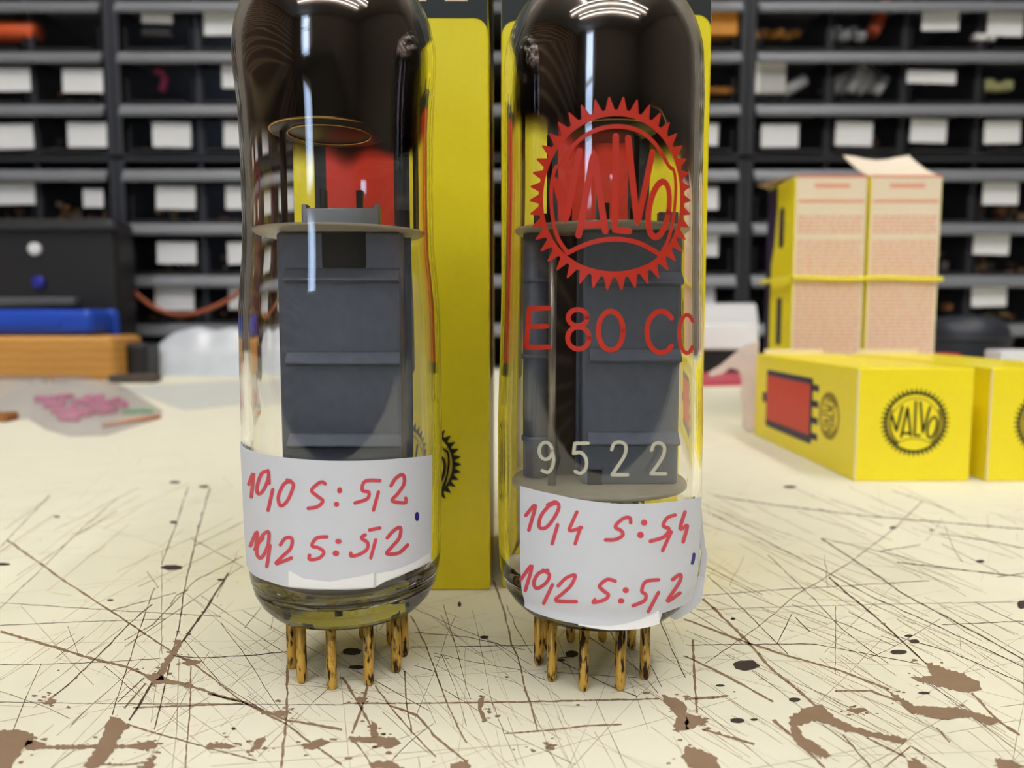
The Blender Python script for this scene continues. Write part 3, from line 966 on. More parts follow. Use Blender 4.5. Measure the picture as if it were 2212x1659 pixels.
# ---- right tube
TX, TY = 9.25, 78.1
rt = thing('electron_tube', 'glass electron tube printed with a red cogwheel emblem and red type lettering', 'electron tube', (TX, TY, 0), 'electron tubes on the bench')
Rprof = [(8.3, 7.2), (9.3, 8.2), (10.1, 9.4), (10.5, 10.8), (10.66, 12.8), (10.74, 17), (10.74, 27), (10.6, 32), (10.44, 37), (10.34, 41), (10.27, 45), (10.14, 51.4), (10.15, 56), (10.16, 60), (10.05, 62.8)]
Rout, Rinn = envelope(Rprof, 62.8, 9.9, 'R', rt, TX, TY, 6.4)
getter(Rinn, TX, TY, rt, [(-180, 56.0), (-120, 57.5), (-80, 55.5), (-50, 56.5), (-20, 57.0), (0, 56.6), (25, 56.0), (50, 53.5), (75, 49.8), (100, 52), (150, 56), (180, 56.0)], 3.6)
pins(8.9, 77.9, -16, 3, rt, 6.4)
yf = 74.4
zt = P(1360, 498, yf).z
zb = P(1360, 1045, yf).z
ribs = [P(1360, v, yf).z for v in (604, 770, 948)]
anode(rt, P(1258, 750, yf).x, P(1468, 750, yf).x, yf, 7.4, zb, zt, ribs)
x0, x1 = P(1130, 750, 77).x, P(1190, 750, 77).x
m = MB()
rad = (x1 - x0) / 2
for k in range(1):
    m.tube([((x0 + x1) / 2, 78.2, zb + .2), ((x0 + x1) / 2, 78.2, zt)], rad, 28)
for v in (604, 770, 948):
    z = P(1160, v, 77).z
    m.tube([((x0 + x1) / 2, 78.2, z - .25), ((x0 + x1) / 2, 78.2, z + .25)], rad + .16, 28)
m.build('anode', M_anode, rt)
MB().box((P(1225, 750, 79).x, 79.5, (zb + zt) / 2), (4.4, 2.2, zt - zb - .2), bev=.2).build('dark_recess_fill', M_dark_steel, rt)  # dark box added for the dark recess between the anodes
p = P(1195, 750, 74.2)
MB().rod((p.x, 74.2, zb), (p.x, 74.2, zt), .42, 14).build('support_rod', M_steel, rt)
disc(rt, TX, TY, zt + .2, 9.0)
disc(rt, TX, TY, zb - .25, 9.25, .5)
a, b = P(1270, 1046, 74.1), P(1300, 1014, 74.1)
MB().box(((a.x + b.x) / 2, 74.2, (a.z + b.z) / 2), (b.x - a.x, .4, b.z - a.z), bev=.05).build('anode_lug', M_anode_dk, rt)
zm = zt + .35
a, b = P(1420, 488, 75.5), P(1462, 460, 75.5)
MB().box(((a.x + b.x) / 2, 75.5, (zm + b.z) / 2), (b.x - a.x, 1, b.z - zm), bev=.1).build('spacer_bracket', M_steel, rt)
a, b = P(1155, 490, 76), P(1190, 463, 76)
MB().box(((a.x + b.x) / 2, 76, (zm + b.z) / 2), (b.x - a.x, 1, b.z - zm), bev=.1).build('spacer_bracket', M_dark_steel, rt)
for u, v0, yy in ((1293, 390, 77), (1310, 440, 76), (1365, 452, 76.5), (1230, 452, 77)):
    a = P(u, v0, yy)
    MB().box((a.x, yy, (zm + a.z) / 2), (.55, .6, a.z - zm), bev=.06).build('electrode_tab', M_dark_steel if v0 > 400 else M_steel, rt)
zr = P(1330, 285, TY).z
gd = disc(rt, TX + 1.0, TY, zr, 4.6, .35, M_dark_steel, 'getter_dish')
MB().tube([(TX + 1 + 4.65 * math.cos(t), TY + 4.65 * math.sin(t), zr) for t in [2 * math.pi * k / 60 for k in range(61)]], .12, 8, cap=False).build('dish_rim', M_gold, gd)
MB().tube([P(1408, 225, 76), P(1428, 240, 76), P(1438, 262, 76.5), P(1440, 300, 78)], .22, 8).build('dish_wire', M_gold, gd)
for u, yy in ((1375, 80.0), (1186, 80)):
    p = P(u, 400, yy)
    MB().rod((p.x, yy, zm), (p.x, yy, zr), .3, 12).build('support_rod', M_dark_steel, rt)
for k in range(6):
    q = math.radians(20 + 60 * k)
    MB().rod((TX + 4.5 * math.cos(q), TY + 4.5 * math.sin(q), 8.5), (TX + 4.5 * math.cos(q), TY + 4.5 * math.sin(q), zb - .3), .3, 10).build('lead_wire', M_dark_steel, rt)
# red print on the glass
RP = [(r, z) for r, z in Rout if z > 6.5]
rg = Rev(TX, TY, RP, 0.03)
dark, ln, letters, olive = emblem(42)
ph, ze = rg.hit(1329, 420)
RS = 8.55
def wrap(x, y):
    z = ze + y * RS
    return rg.at(ph + x * RS / 10.2, z)
mk = MB()
mk.map2(dark, wrap)
mk.map2(ln, wrap)
mk.map2(letters, wrap)
mk.build('printed_emblem', M_redprint, rt)
mk = MB()
W8 = 10.6
def stroke(pts, w, s, ox, oy, smooth=True):
    c = zz(pts, s, ox, oy)
    mk.map2(ribbon(spline(c, 6) if smooth else c, w, 2.5), rg.px)
E5 = (3.016, 1050, 450)
for q in ([(282, 652), (263, 905)], [(282, 655), (410, 650)], [(275, 770), (396, 768)], [(263, 905), (411, 904)]):
    stroke(q, W8, *E5, smooth=False)
stroke(ellipse((597, 712), 62, 53, 40), W8, *E5)
stroke(ellipse((602, 845), 70, 72, 40), W8, *E5)
stroke(ellipse((812, 797), 81, 126, 48), W8, *E5)
stroke(ellipse((1140, 805), 92, 134, 40, math.radians(42), math.radians(318)), W8, *E5)
stroke(ellipse((1309, 818), 50, 124, 40, math.radians(42), math.radians(318)), W8 * .8, *E5)
mk.build('printed_type', M_redprint, rt)
mk = MB()
E6 = (3.016, 1050, 950)
stroke(ellipse((388, 72), 42, 55, 28), 7.4, *E6)
stroke([(430, 75), (441, 130), (428, 185), (400, 212), (365, 200)], 7.4, *E6)
stroke([(665, 22), (578, 24)], 7.4, *E6, smooth=False)
stroke([(578, 24), (570, 90)], 7.4, *E6, smooth=False)
stroke([(570, 90), (612, 82), (645, 110), (655, 150), (645, 195), (615, 218), (580, 205)], 7.4, *E6)
stroke([(818, 65), (835, 25), (875, 15), (910, 40), (905, 95), (870, 155), (820, 228)], 7.4, *E6)
stroke([(820, 228), (922, 228)], 7.4, *E6, smooth=False)
stroke([(1078, 68), (1095, 30), (1132, 20), (1162, 48), (1155, 100), (1120, 160), (1074, 222)], 7.4, *E6)
stroke([(1074, 222), (1170, 222)], 7.4, *E6, smooth=False)
mk.build('printed_number', M_whiteprint, rt)
# label, its right end loose
LPR = [(max(r, 10.2) if z < 9.4 else r, z) for r, z in RP]
rv = Rev(TX, TY, LPR, 0.14)
def zs(L):
    return zz(L, 3.016, 1050, 950)
top = [rv.hit(*q) for q in zs([(220, 300), (420, 350), (640, 395), (880, 420), (1150, 410), (1330, 388), (1400, 372)])]
bot = [rv.hit(*q) for q in zs([(195, 1050), (330, 1130), (600, 1200), (800, 1232), (1000, 1228), (1130, 1195), (1145, 1130), (1230, 1100), (1330, 1050), (1400, 980)])]
e0, e1 = min(top[0][0], bot[0][0]), max(top[-1][0], bot[-1][0])
lab = paper(rv, top, bot, rt)
rw = Rev(TX, TY, LPR, 0.175)
write([
    [(258, 492), (320, 428), (278, 588)], [(462, 412), (410, 430), (355, 500), (346, 568), (390, 572), (442, 510), (474, 440), (452, 405), (400, 425)],
    [(466, 553), (430, 678)], [(592, 470), (560, 540), (545, 592), (622, 572)], [(615, 570), (580, 678)],
    [(942, 540), (936, 508), (892, 514), (842, 565), (880, 592), (890, 622), (842, 650), (778, 652)],
    [(1232, 490), (1180, 510), (1155, 560), (1192, 580), (1160, 632), (1070, 662)], [(1206, 600), (1150, 722)], [(1297, 470), (1265, 582), (1312, 558), (1285, 665)],
    [(228, 908), (298, 820), (255, 982)], [(402, 850), (342, 870), (310, 930), (332, 968), (390, 932), (412, 880), (370, 850)], [(432, 945), (375, 1065)],
    [(470, 952), (520, 902), (580, 883), (552, 950), (500, 1000), (455, 1048), (588, 1055)],
    [(842, 922), (790, 910), (740, 950), (762, 982), (797, 1010), (772, 1042), (700, 1060), (708, 1042)],
    [(1124, 912), (1040, 925), (1015, 985), (1042, 1010), (1030, 1050), (958, 1082)], [(1124, 995), (1058, 1120)], [(1215, 912), (1266, 878), (1260, 930), (1180, 1052), (1264, 998)],
], [(1030, 540, 21, 20), (1006, 620, 22, 22), (910, 980, 21, 19), (880, 1050, 22, 18)], *E6, 7.8, rw, lab)
write([[(1355, 745), (1352, 775), (1344, 805)]], [], *E6, 6.5, rw, lab, 'pen_tick', M_bluepen)
# loose torn end standing off the glass
q = zs([(1330, 388), (1400, 372), (1412, 560), (1428, 690), (1443, 745), (1425, 900), (1412, 1010), (1395, 1060), (1330, 1120), (1270, 1160), (1232, 1176), (1190, 1150), (1150, 1132), (1230, 1090), (1330, 1000), (1385, 880), (1405, 740), (1380, 600)])
m = MB()
m.prism([P(u, v, 77.3 - 2.6 * max(0, (1500 - u) / 70.0)) for u, v in q], (-0.03, 0.1, 0))
m.build('torn_corner', M_paper, lab, tris=True)
m = MB()
qa, qb = zs([(600, 1200), (700, 1212), (800, 1214), (900, 1200), (1000, 1172), (1080, 1140), (1125, 1110)]), zs([(600, 1208), (700, 1228), (800, 1240), (900, 1240), (1000, 1232), (1080, 1215), (1130, 1200)])
m.grid([[rw.px(*p) for p in resample(qa, 200)], [rw.px((a[0] + b[0]) / 2, (a[1] + b[1]) / 2) for a, b in zip(resample(qa, 200), resample(qb, 200))], [rw.px(*p) for p in resample(qb, 200)]], 0, True)
m.build('fold_sheen', M_fold_sheen, lab)  # painted sheen along the lower fold

# ------------------------------------------------------------------ cartons
def carton(c, s, rot, root, m=None, bev=0.35):
    return MB().box(c, s, rot, bev).build('carton_body', m or M_yellow, root)

def face_map(c, s, rot, which, off=0.04):
    """2D (x right, y up, mm from the face centre) onto an upright face of a carton; which: 'front' 'left' 'right'"""
    Rm = Matrix.Rotation(rot, 3, 'Z')
    c = Vector(c)
    def f(x, y):
        if which == 'front':
            l = Vector((x, -s[1] / 2 - off, y))
        elif which == 'left':
            l = Vector((-s[0] / 2 - off, -x, y))
        else:
            l = Vector((s[0] / 2 + off, x, y))
        return c + Rm @ l
    return f

def shifted(f, ox, oy, dz=0.0):
    return lambda x, y: f(x + ox, y + oy)

def rrect(x0, y0, x1, y1, r, n=6):
    pts = []
    for cx, cy, t0 in ((x1 - r, y1 - r, 0), (x0 + r, y1 - r, 90), (x0 + r, y0 + r, 180), (x1 - r, y0 + r, 270)):
        for k in range(n + 1):
            t = math.radians(t0 + 90 * k / n)
            pts.append((cx + r * math.cos(t), cy + r * math.sin(t)))
    return pts

def put_emblem(f, cx, cy, R, root, teeth=42, rot=0.0, name='printed_emblem', m=None):
    dark, ln, letters, olive = emblem(teeth)
    ca, sa = math.cos(rot), math.sin(rot)
    g = lambda x, y: f(cx + R * (x * ca - y * sa), cy + R * (x * sa + y * ca))
    mb = MB()
    mb.map2(olive, g, 1)
    mb.map2(ln, g, 1 if m is None else 0)
    mb.map2(dark, g, 0)
    mb.map2(letters, g, 0)
    return mb.build(name, [m or M_black, M_olive], root)

BW = 27.0
# the two tall cartons right behind the tubes
TALLH = 94.0
def tall(xr, yfront, rot, label, w=BW):
    pass
# left one: front right edge at u = 1057, depth 100
yf = 100.0
xr = P(1057, 700, yf).x
tl = thing('tube_carton', 'tall yellow carton standing upright behind the tube without red print', 'carton', (xr - BW / 2, yf + BW / 2, 0), 'yellow tube cartons')
cl = (xr - BW / 2, yf + BW / 2, TALLH / 2)
carton(cl, (BW, BW, TALLH), 0, tl)
ff = face_map(cl, (BW, BW, TALLH), 0, 'front')
z40 = P(1000, 39, yf).z
def tall_print(f, fr, root, icx, cogx, hid=True):
    # dark top band with rounded lower corners
    h0 = z40 - TALLH / 2
    band = [(-BW / 2 + .1, TALLH / 2 - .5)] + [(-BW / 2 + .1, h0 - 1.8)] + [(-BW / 2 + 1.9 - 1.8 * math.cos(t), h0 - 1.8 + 1.8 * math.sin(t)) for t in [math.pi / 2 * k / 6 for k in range(1, 7)]]
    band += [(BW / 2 - 1.9 + 1.8 * math.sin(t), h0 - 1.8 + 1.8 * math.cos(t)) for t in [math.pi / 2 * k / 6 for k in range(0, 7)]] + [(BW / 2 - .1, TALLH / 2 - .5)]
    mb = MB()
    mb.map2([band], f)
    mb.build('printed_band', M_navy, root, tris=True)
    # printed tube picture
    zz0, zz1 = 30.0 - TALLH / 2, 67.0 - TALLH / 2
    mb = MB()
    mb.map2([rrect(icx - 7.2, zz0, icx + 8.3, zz1, 1.2)], f)
    for dx in (-4.6, -1.5, 1.5, 4.6):
        mb.map2([rrect(icx + dx - .5, zz0 - 4.3, icx + dx + .5, zz0 + .3, .3)], f)
    mb.map2([rrect(icx - 1.2, zz1 - .2, icx + 1.2, zz1 + 2.2, .6)], f)
    pic = mb.build('printed_tube_picture', M_navy, root, tris=True)
    mb = MB()
    g = face_shift(fr)
    mb.map2([rrect(icx - 5.4, zz0 + 1.8, icx + 5.0, zz1 - 1.8, .3)], g)
    mb.build('red_panel', M_red, pic, tris=True)
def face_shift(args):
    return face_map(*args, off=0.07)
fr = (cl, (BW, BW, TALLH), 0, 'front')
ic = P(795, 700, yf).x - cl[0]
tall_print(ff, fr, tl, ic, 0)
pc = P(899, 1003, yf)
put_emblem(face_map(*fr, off=0.09), pc.x - cl[0], pc.z - TALLH / 2, 6.15, tl, 36)
# lettering on the band: only the feet of the letters reach into the picture
mb = MB()
zl = P(940, 3, yf).z - TALLH / 2
g = face_shift(fr)
for u0, u1 in ((888, 921), (961, 1010)):
    xa, xb = P(u0, 0, yf).x - cl[0], P(u1, 0, yf).x - cl[0]
    mb.map2([[(xa, zl), (xb, zl), (xb, zl + 1.1), (xa, zl + 1.1)]], g)
mb.build('printed_lettering', M_cream, tl)
# right side face of the left carton: red tube picture
frr = (cl, (BW, BW, TALLH), 0, 'right')
mb = MB()
mb.map2([rrect(-8.5, 29 - TALLH / 2, 8.0, 68 - TALLH / 2, 1.5)], face_map(*frr))
sp = mb.build('printed_tube_picture', M_navy, tl, tris=True)
mb = MB()
mb.map2([rrect(-6.8, 33 - TALLH / 2, 6.0, 64 - TALLH / 2, .4)], face_shift(frr))
mb.build('red_panel', M_red, sp, tris=True)
mb = MB()
mb.map2([[(-BW / 2 + .1, z40 - TALLH / 2), (BW / 2 - .1, z40 - TALLH / 2), (BW / 2 - .1, TALLH / 2 - .5), (-BW / 2 + .1, TALLH / 2 - .5)]], face_map(*frr))
mb.build('printed_band', M_navy, tl)
# right one, turned a little: right edge nearer
rot = math.radians(-4.5)
fl, frp = P(1083, 700, 101.0), P(1523, 700, 98.8)
cx = (fl.x + frp.x) / 2
BW2 = (frp - fl).length
cc = Vector(((fl.x + frp.x) / 2, (fl.y + frp.y) / 2, TALLH / 2)) + Matrix.Rotation(rot, 3, 'Z') @ Vector((0, BW / 2, 0))
tr = thing('tube_carton', 'tall yellow carton standing upright behind the tube with the red emblem', 'carton', (cc.x, cc.y, 0), 'yellow tube cartons')
cc = tuple(cc)
_bw = BW
BW = BW2
carton(cc, (BW, _bw, TALLH), rot, tr)
fr2 = (cc, (BW, _bw, TALLH), rot, 'front')
tall_print(face_map(*fr2), fr2, tr, P(1278, 700, 100).x - (fl.x + frp.x) / 2, 0)
put_emblem(face_map(*fr2, off=0.09), 3.7, 17.7 - TALLH / 2, 6.15, tr, 36)
BW = _bw

# ---- two cartons lying on the right, ends towards the camera
LEN = 71.0
def lying(x0, x1, yf, hz, label, picture, rot=0.0):
    w = x1 - x0
    c = ((x0 + x1) / 2, yf + LEN / 2, hz / 2)
    t = thing('tube_carton', label, 'carton', (c[0], c[1], 0), 'yellow tube cartons')
    s = (w, LEN, hz)
    carton(c, s, rot, t)
    f = face_map(c, s, rot, 'front')
    put_emblem(f, 0.15, 0.6, 8.05, t, 44)
    if picture:
        args = (c, s, rot, 'left')
        g = face_map(*args)
        # x runs from the far end (-) to the near end (+) on this face
        e = LEN / 2
        mb = MB()
        mb.map2([rrect(e - 60.5, -8.8, e - 25.0, 8.8, 1.0)], g)
        for dz in (-6.4, -2.2, 2.2, 6.4):
            mb.map2([rrect(e - 25.6, dz - .9, e - 21.2, dz + .9, .4)], g)
        mb.map2([rrect(e - 64, -1.6, e - 60, 1.6, .8)], g)
        pic = mb.build('printed_tube_picture', M_navy2, t, tris=True)
        mb = MB()
        mb.map2([rrect(e - 60.2, -6.6, e - 26.6, 7.1, .4)], face_shift(args))
        mb.build('red_panel', M_red, pic, tris=True)
        put_emblem(face_map(*args, off=.05), e - 14.6, 0.2, 6.3, t, 40, math.pi / 2, m=mat('faded_print', (120, 84, 20), .5))
    # paler cream strip up the near left edge
    mb = MB()
    mb.box((x0 + .15, yf + .35, hz / 2), (.25, .9, hz - 1.0), rot, .05)
    mb.build('pale_edge', M_cream, t)
    return t, c, s
yl = 169.6
zl = 26.4
xa, xb = P(1850, 900, yl).x, P(2101, 900, yl).x
l1, c1, s1 = lying(xa, xb, yl, zl, 'yellow carton lying on its side with a red tube picture along its left face', True)
xa, xb = P(2137, 900, yl).x, P(2390, 900, yl).x
l2, c2, s2 = lying(xa, xb, yl, zl, 'yellow carton lying on its side, cut off by the right edge of the photo', False)
ybk = yl + LEN
for (cx_, t) in ((c1, l1), (c2, l2)):
    MB().box((cx_[0] - 1.5, ybk - .4, zl + .7), (19, .4, 1.6), bev=.08).build('end_flap', M_cream, t)
# torn far end flap of the first lying carton
q = [(1640, 737), (1612, 745), (1585, 765), (1558, 788), (1530, 805), (1536, 814), (1560, 808), (1578, 795), (1596, 800), (1604, 818), (1600, 850), (1606, 890), (1604, 920), (1618, 932), (1632, 930), (1638, 770)]
m = MB()
m.prism([P(u, v, ybk + .6 + (1640 - u) * .09) for u, v in q], (0, .4, 0))
m.build('torn_flap', mat('pinkish_card', (222, 204, 204), .65, noise=.12, scale=250), l1, tris=True)

# ---- two cartons standing behind them, held by a rubber band
ys = 268.0
HS = P(1800, 381, ys).z
def standing(u0, u1, label):
    x0, x1 = P(u0, 600, ys).x, P(u1, 600, ys).x
    c = ((x0 + x1) / 2, ys + 14, HS / 2)
    s = (x1 - x0, 28, HS)
    t = thing('tube_carton', label, 'carton', (c[0], c[1], 0), 'banded cartons standing upright')
    carton(c, s, 0, t)
    f = face_map(c, s, 0, 'front')
    mb = MB()
    mb.map2([[(-s[0] / 2 + .3, -HS / 2 + .3), (s[0] / 2 - .3, -HS / 2 + .3), (s[0] / 2 - .3, HS / 2 - .3), (-s[0] / 2 + .3, HS / 2 - .3)]], f)
    p = mb.build('text_panel', M_cream, t)
    mb = MB()
    g = face_map(c, s, 0, 'front', .07)
    r = random.Random(int(u0))
    zc = HS / 2 - 4
    k = 0
    while zc > -HS / 2 + 4:
        if k in (0, 2):
            mb.map2([[(-6, zc), (6.5, zc), (6.5, zc + 1.5), (-6, zc + 1.5)]] if k == 0 else [[(-s[0] / 2 + 1, zc), (s[0] / 2 - 1, zc), (s[0] / 2 - 1, zc + 1.1), (-s[0] / 2 + 1, zc + 1.1)]], g)
            zc -= 3.2
        elif k not in (1, 3, 9):
            x = -s[0] / 2 + 1.2
            while x < s[0] / 2 - 1.6:
                L = r.uniform(.8, 3.2)
                xe = min(x + L, s[0] / 2 - 1.2)
                mb.map2([[(x, zc), (xe, zc), (xe, zc + .62), (x, zc + .62)]], g)
                x = xe + r.uniform(.3, .6)
            zc -= 1.35
        else:
            zc -= 2.0
        k += 1
    mb.build('printed_text', M_pinktext, p)
    MB().box((c[0], ys + .3, HS + .1), (s[0] - .4, 1.0, .5), bev=.1).build('red_top_edge', M_redline, t)
    return t, c, s
s1_, cs1, ss1 = standing(1712, 1866, 'text-printed carton standing upright, navy and yellow side showing, left of the banded pair')
s2_, cs2, ss2 = standing(1873, 2026, 'text-printed carton standing upright with its cream lid flap raised, right of the banded pair')
args = (cs1, ss1, 0, 'left')
g = face_map(*args)
mb = MB()
mb.map2([[(-13.9, -HS / 2 + .2), (-8.5, -HS / 2 + .2), (-8.5, HS / 2 - 30), (-5.5, HS / 2 - 22), (-3.5, HS / 2 - 10), (-3.5, HS / 2 - .5), (-13.9, HS / 2 - .5)]], g)
mb.map2([rrect(-1, 20, 4.2, 35, 2.0), rrect(-1, -16, 4.2, 1.5, .5)], g)
mb.build('navy_side_print', M_navy2, s1_, tris=True)
# open flaps on top
m = MB()
pl = P(1652, 378, ys + 26)
m.prism([(cs1[0] - 13.5, ys + 1, HS + .2), (cs1[0] - 13.5, ys + 27, HS + .2), (cs1[0] - 18, ys + 26, HS + 1.2), (cs1[0] - 16, ys + 4, HS - .4)], (0, 0, .4))
m.build('open_flap', mat('brown_card', (150, 120, 90), .7), s1_)
m = MB()
A, B = Vector((cs2[0] - ss2[0] / 2 + .3, ys + .4, HS)), Vector((cs2[0] + ss2[0] / 2 - .3, ys + .4, HS))
rows = []
for j in range(5):
    t = j / 4
    row = []
    for i in range(7):
        k = i / 6
        p = A.lerp(B, k) + Vector((-1.0 * t * t - 1.2 * t, 18.5 * t, (10.5 + .9 * math.cos(k * 6.0)) * t - 1.2 * math.sin(t * 3.1)))
        row.append(p)
    rows.append(row)
m.grid(rows, 0, True)
m.grid([[p + Vector((0, .25, -.3)) for p in r][::-1] for r in rows], 0, True)
m.build('lid_flap', M_cream, s2_)
# rubber band
zb_ = P(1830, 602, ys).z
x0, x1 = cs1[0] - ss1[0] / 2, cs2[0] + ss2[0] / 2
bp = [(x0 - .5, ys - .9), (x1 + .5, ys - .9), (x1 + 1.1, ys - .2), (x1 + 1.1, ys + 28.2), (x1 + .4, ys + 29), (x0 - .4, ys + 29), (x0 - 1.6, ys + 28), (x0 - 2.2, ys + 14), (x0 - 1.4, ys)]
bp = resample(bp + [bp[0]], 3)
tag(MB().tube([(x, y, zb_ + .25 * math.sin(x * .2)) for x, y in bp], .85, 10, cap=False).build('rubber_band', M_rubber, None, (x0, ys, zb_)),
    'yellow rubber band stretched round the two standing text-printed cartons', 'rubber band')

# ------------------------------------------------------------------ storage cabinets behind
YC = 562.0
ORD = ['top', 'second', 'third', 'fourth', 'fifth', 'sixth', 'lowest']
# column edges in mm: seams between cabinets at u = 265, 930, 1600
CABW = 233.6
CX0 = {'A': -527.4, 'B': -293.8, 'C': -60.2, 'D': 173.4}
SIDE, PITCHX = 6.0, 55.4
up_z0 = 158.5
ROWZ = {0: (232.5, 268), 1: (195, 232.5), 2: (160.5, 195), 3: (109, 148), 4: (70.5, 109), 5: (34, 70.5), 6: (1.5, 34)}
ROWZ[-1] = (268, 305)
def cabinet(key, upper, label):
    x0 = CX0[key]
    z0, z1 = (158.5, 309.0) if upper else (0.0, 157.0)
    rails = [195, 232.5, 268, 305] if upper else [148, 109, 70.5, 34]
    t = thing('storage_cabinet', label, 'storage cabinet', (x0 + CABW / 2, YC, z0), 'small parts cabinets stacked behind the bench')
    d = 140.0
    m = MB()
    m.box((x0 + 3, YC + d / 2, (z0 + z1) / 2), (5.6, d, z1 - z0), bev=.6)
    m.box((x0 + CABW - 3, YC + d / 2, (z0 + z1) / 2), (5.6, d, z1 - z0), bev=.6)
    m.box((x0 + CABW / 2, YC + d / 2, z1 - 1.2), (CABW - .4, d, 2.4), bev=.4)
    m.box((x0 + CABW / 2, YC + d / 2, z0 + .8), (CABW - .4, d, 1.6), bev=.4)
    m.box((x0 + CABW / 2, YC + d - 1.5, (z0 + z1) / 2), (CABW - .4, 3, z1 - z0))
    m.build('shell', M_cab, t)
    for z in rails:
        pr = [(-5, -9.0), (-5.5, -6.5), (-1.0, 0), (d - 5, 0), (d - 5, -1.5), (1.0, -1.5), (-3.2, -8.0)]
        m = MB()
        m.prism([(x0 + 6, YC + y, z + zq) for y, zq in pr], (CABW - 12, 0, 0))
        m.build('shelf_rail', M_rail, t, tris=True)
    for k in (1, 2, 3):
        m = MB()
        xx = x0 + SIDE + k * PITCHX
        m.box((xx, YC + d / 2 + 1, (z0 + z1) / 2), (3.4, d - 6, z1 - z0 - 5))
        m.build('divider', M_cab, t)
for key, nm in (('A', 'left of the left seam'), ('B', 'right of the left seam'), ('C', 'behind the two tubes'), ('D', 'behind the cartons at the right')):
    cabinet(key, True, 'charcoal parts cabinet of the upper tier, ' + nm)
    cabinet(key, False, 'charcoal parts cabinet of the lower tier, ' + nm)

# one drawer, its tray and front pane, copied into every bay the photo shows
def proto_drawer(h):
    t = bpy.data.objects.new('storage_bin', None)
    C.objects.link(t)
    t.empty_display_size = .01
    t.location = W((0, 0, 0))
    w, d = 49.6, 120.0
    m = MB()
    m.box((0, d / 2, .8), (w, d, 1.4))
    for s in (-1, 1):
        m.box((s * (w / 2 - .6), d / 2, h * .36), (1.2, d, h * .72))
    m.box((0, d - .6, h * .36), (w, 1.2, h * .72))
    m.build('tray', M_tray, t)
    m = MB()
    m.box((0, .2, h / 2), (w, 1.4, h), bev=.3)
    m.build('front_pane', M_smoke, t)
    m = MB()
    m.box((0, -2.2, 1.6), (w * .9, 4.5, 1.2), bev=.4)
    m.build('finger_lip', M_tray, t)
    return t
PROTO = {}
def drawer(key, col, row, card, desc=None, cu=None, cv=None):
    zlo, zhi = ROWZ[row]
    h = zhi - zlo - 10.5
    x = CX0[key] + SIDE + PITCHX * (col + .5)
    hk = round(h)
    first = hk not in PROTO
    if first:
        PROTO[hk] = proto_drawer(h)
        t = PROTO[hk]
    else:
        src = PROTO[hk]
        t = src.copy()
        C.objects.link(t)
        for ch in list(src.children):
            if ch.name.startswith('card'):
                continue
            c = ch.copy()
            C.objects.link(c)
            c.parent = t
    loc = Vector((x, YC + 2.5, zlo + .2))
    t.location = W(loc)
    seam = {'A': ['fourth', 'third', 'second', 'first'][col] + ' column left of the left seam', 'B': ['first', 'second', 'third', 'fourth'][col] + ' column right of the left seam',
            'C': ['fourth', 'third', 'second', 'first'][col] + ' column left of the right seam', 'D': ['first', 'second', 'third', 'fourth'][col] + ' column right of the right seam'}[key]
    if desc is None:
        desc = 'smoked drawer with white card' if card else 'smoked drawer without a card'
    t['label'] = '%s, %s row, %s' % (desc, ORD[row], seam)
    t['category'] = 'drawer'
    t['group'] = 'small parts drawers in the cabinets'
    if card:
        u0, v0, u1, v1 = card
        a, b = P(u0, v1, YC + 1.5), P(u1, v0, YC + 1.5)
        m = MB()
        cxx, czz = (a.x + b.x) / 2, (a.z + b.z) / 2
        tl_ = rnd.uniform(-.03, .03)
        m.box((cxx - x, -.75, czz - loc.z), (b.x - a.x, .35, b.z - a.z), ry=tl_, bev=.12)
        o = m.build('card_label', M_card)
        o.location = (0, 0, 0)
        for v in o.data.vertices:
            v.co.z -= BZ
        o.parent = t
    return loc, h
heap_n = [0]
def heap(loc, h, n, mats, seedx, label, fill=.5):
    r = random.Random(seedx)
    m = MB()
    for k in range(n):
        p = (loc.x + r.uniform(-19, 19), loc.y + r.uniform(5, 26), loc.z + 2.2 + abs(r.gauss(0, 1)) * h * fill * .45)
        mi = r.randrange(len(mats))
        if r.random() < .5:
            m.box(p, (r.uniform(3, 8), r.uniform(3, 7), r.uniform(3, 7)), r.uniform(0, 3), .4, mi)
        else:
            a = r.uniform(0, 3.1)
            L = r.uniform(3, 9)
            m.rod(p, (p[0] + L * math.cos(a), p[1] + L * math.sin(a) * .5, p[2] + r.uniform(-1, 2)), r.uniform(1.2, 2.4), 8, mi)
    o = m.build('component_heap', mats, None, (loc.x, loc.y, loc.z))
    tag(o, label, 'components', None, 'stuff')
    return o
def place(key, col, row, card=None, desc=None, bits=0, mats=None, fill=.5):
    loc, h = drawer(key, col, row, card, desc)
    if bits:
        heap(loc, h, bits, mats or M_brownbits, hash((key, col, row)) % 997 if False else (ord(key) * 31 + col * 7 + row), 'jumble of small parts in the ' + ORD[row] + ' row drawer, ' + 'cabinet column %s' % {'A': 'left of the left seam', 'B': 'right of the left seam', 'C': 'left of the right seam', 'D': 'right of the right seam'}[key] + ', bay ' + ['one', 'two', 'three', 'four'][col], fill)
    return loc, h
# cabinet A (left of the left seam)
A20 = place('A', 2, 0)
place('A', 3, 0)
place('A', 2, 1, (-40, 147, 64, 197)); place('A', 3, 1, (136, 148, 221, 200), bits=6)
place('A', 2, 2, (-40, 268, 70, 322), bits=16); place('A', 3, 2, (147, 264, 229, 318), bits=12)
place('A', 2, 3, (-40, 396, 74, 442), bits=10)
lA33 = place('A', 3, 3, (180, 408, 222, 448), 'drawer with small round tag', bits=14)
place('A', 3, 4, None, bits=12)
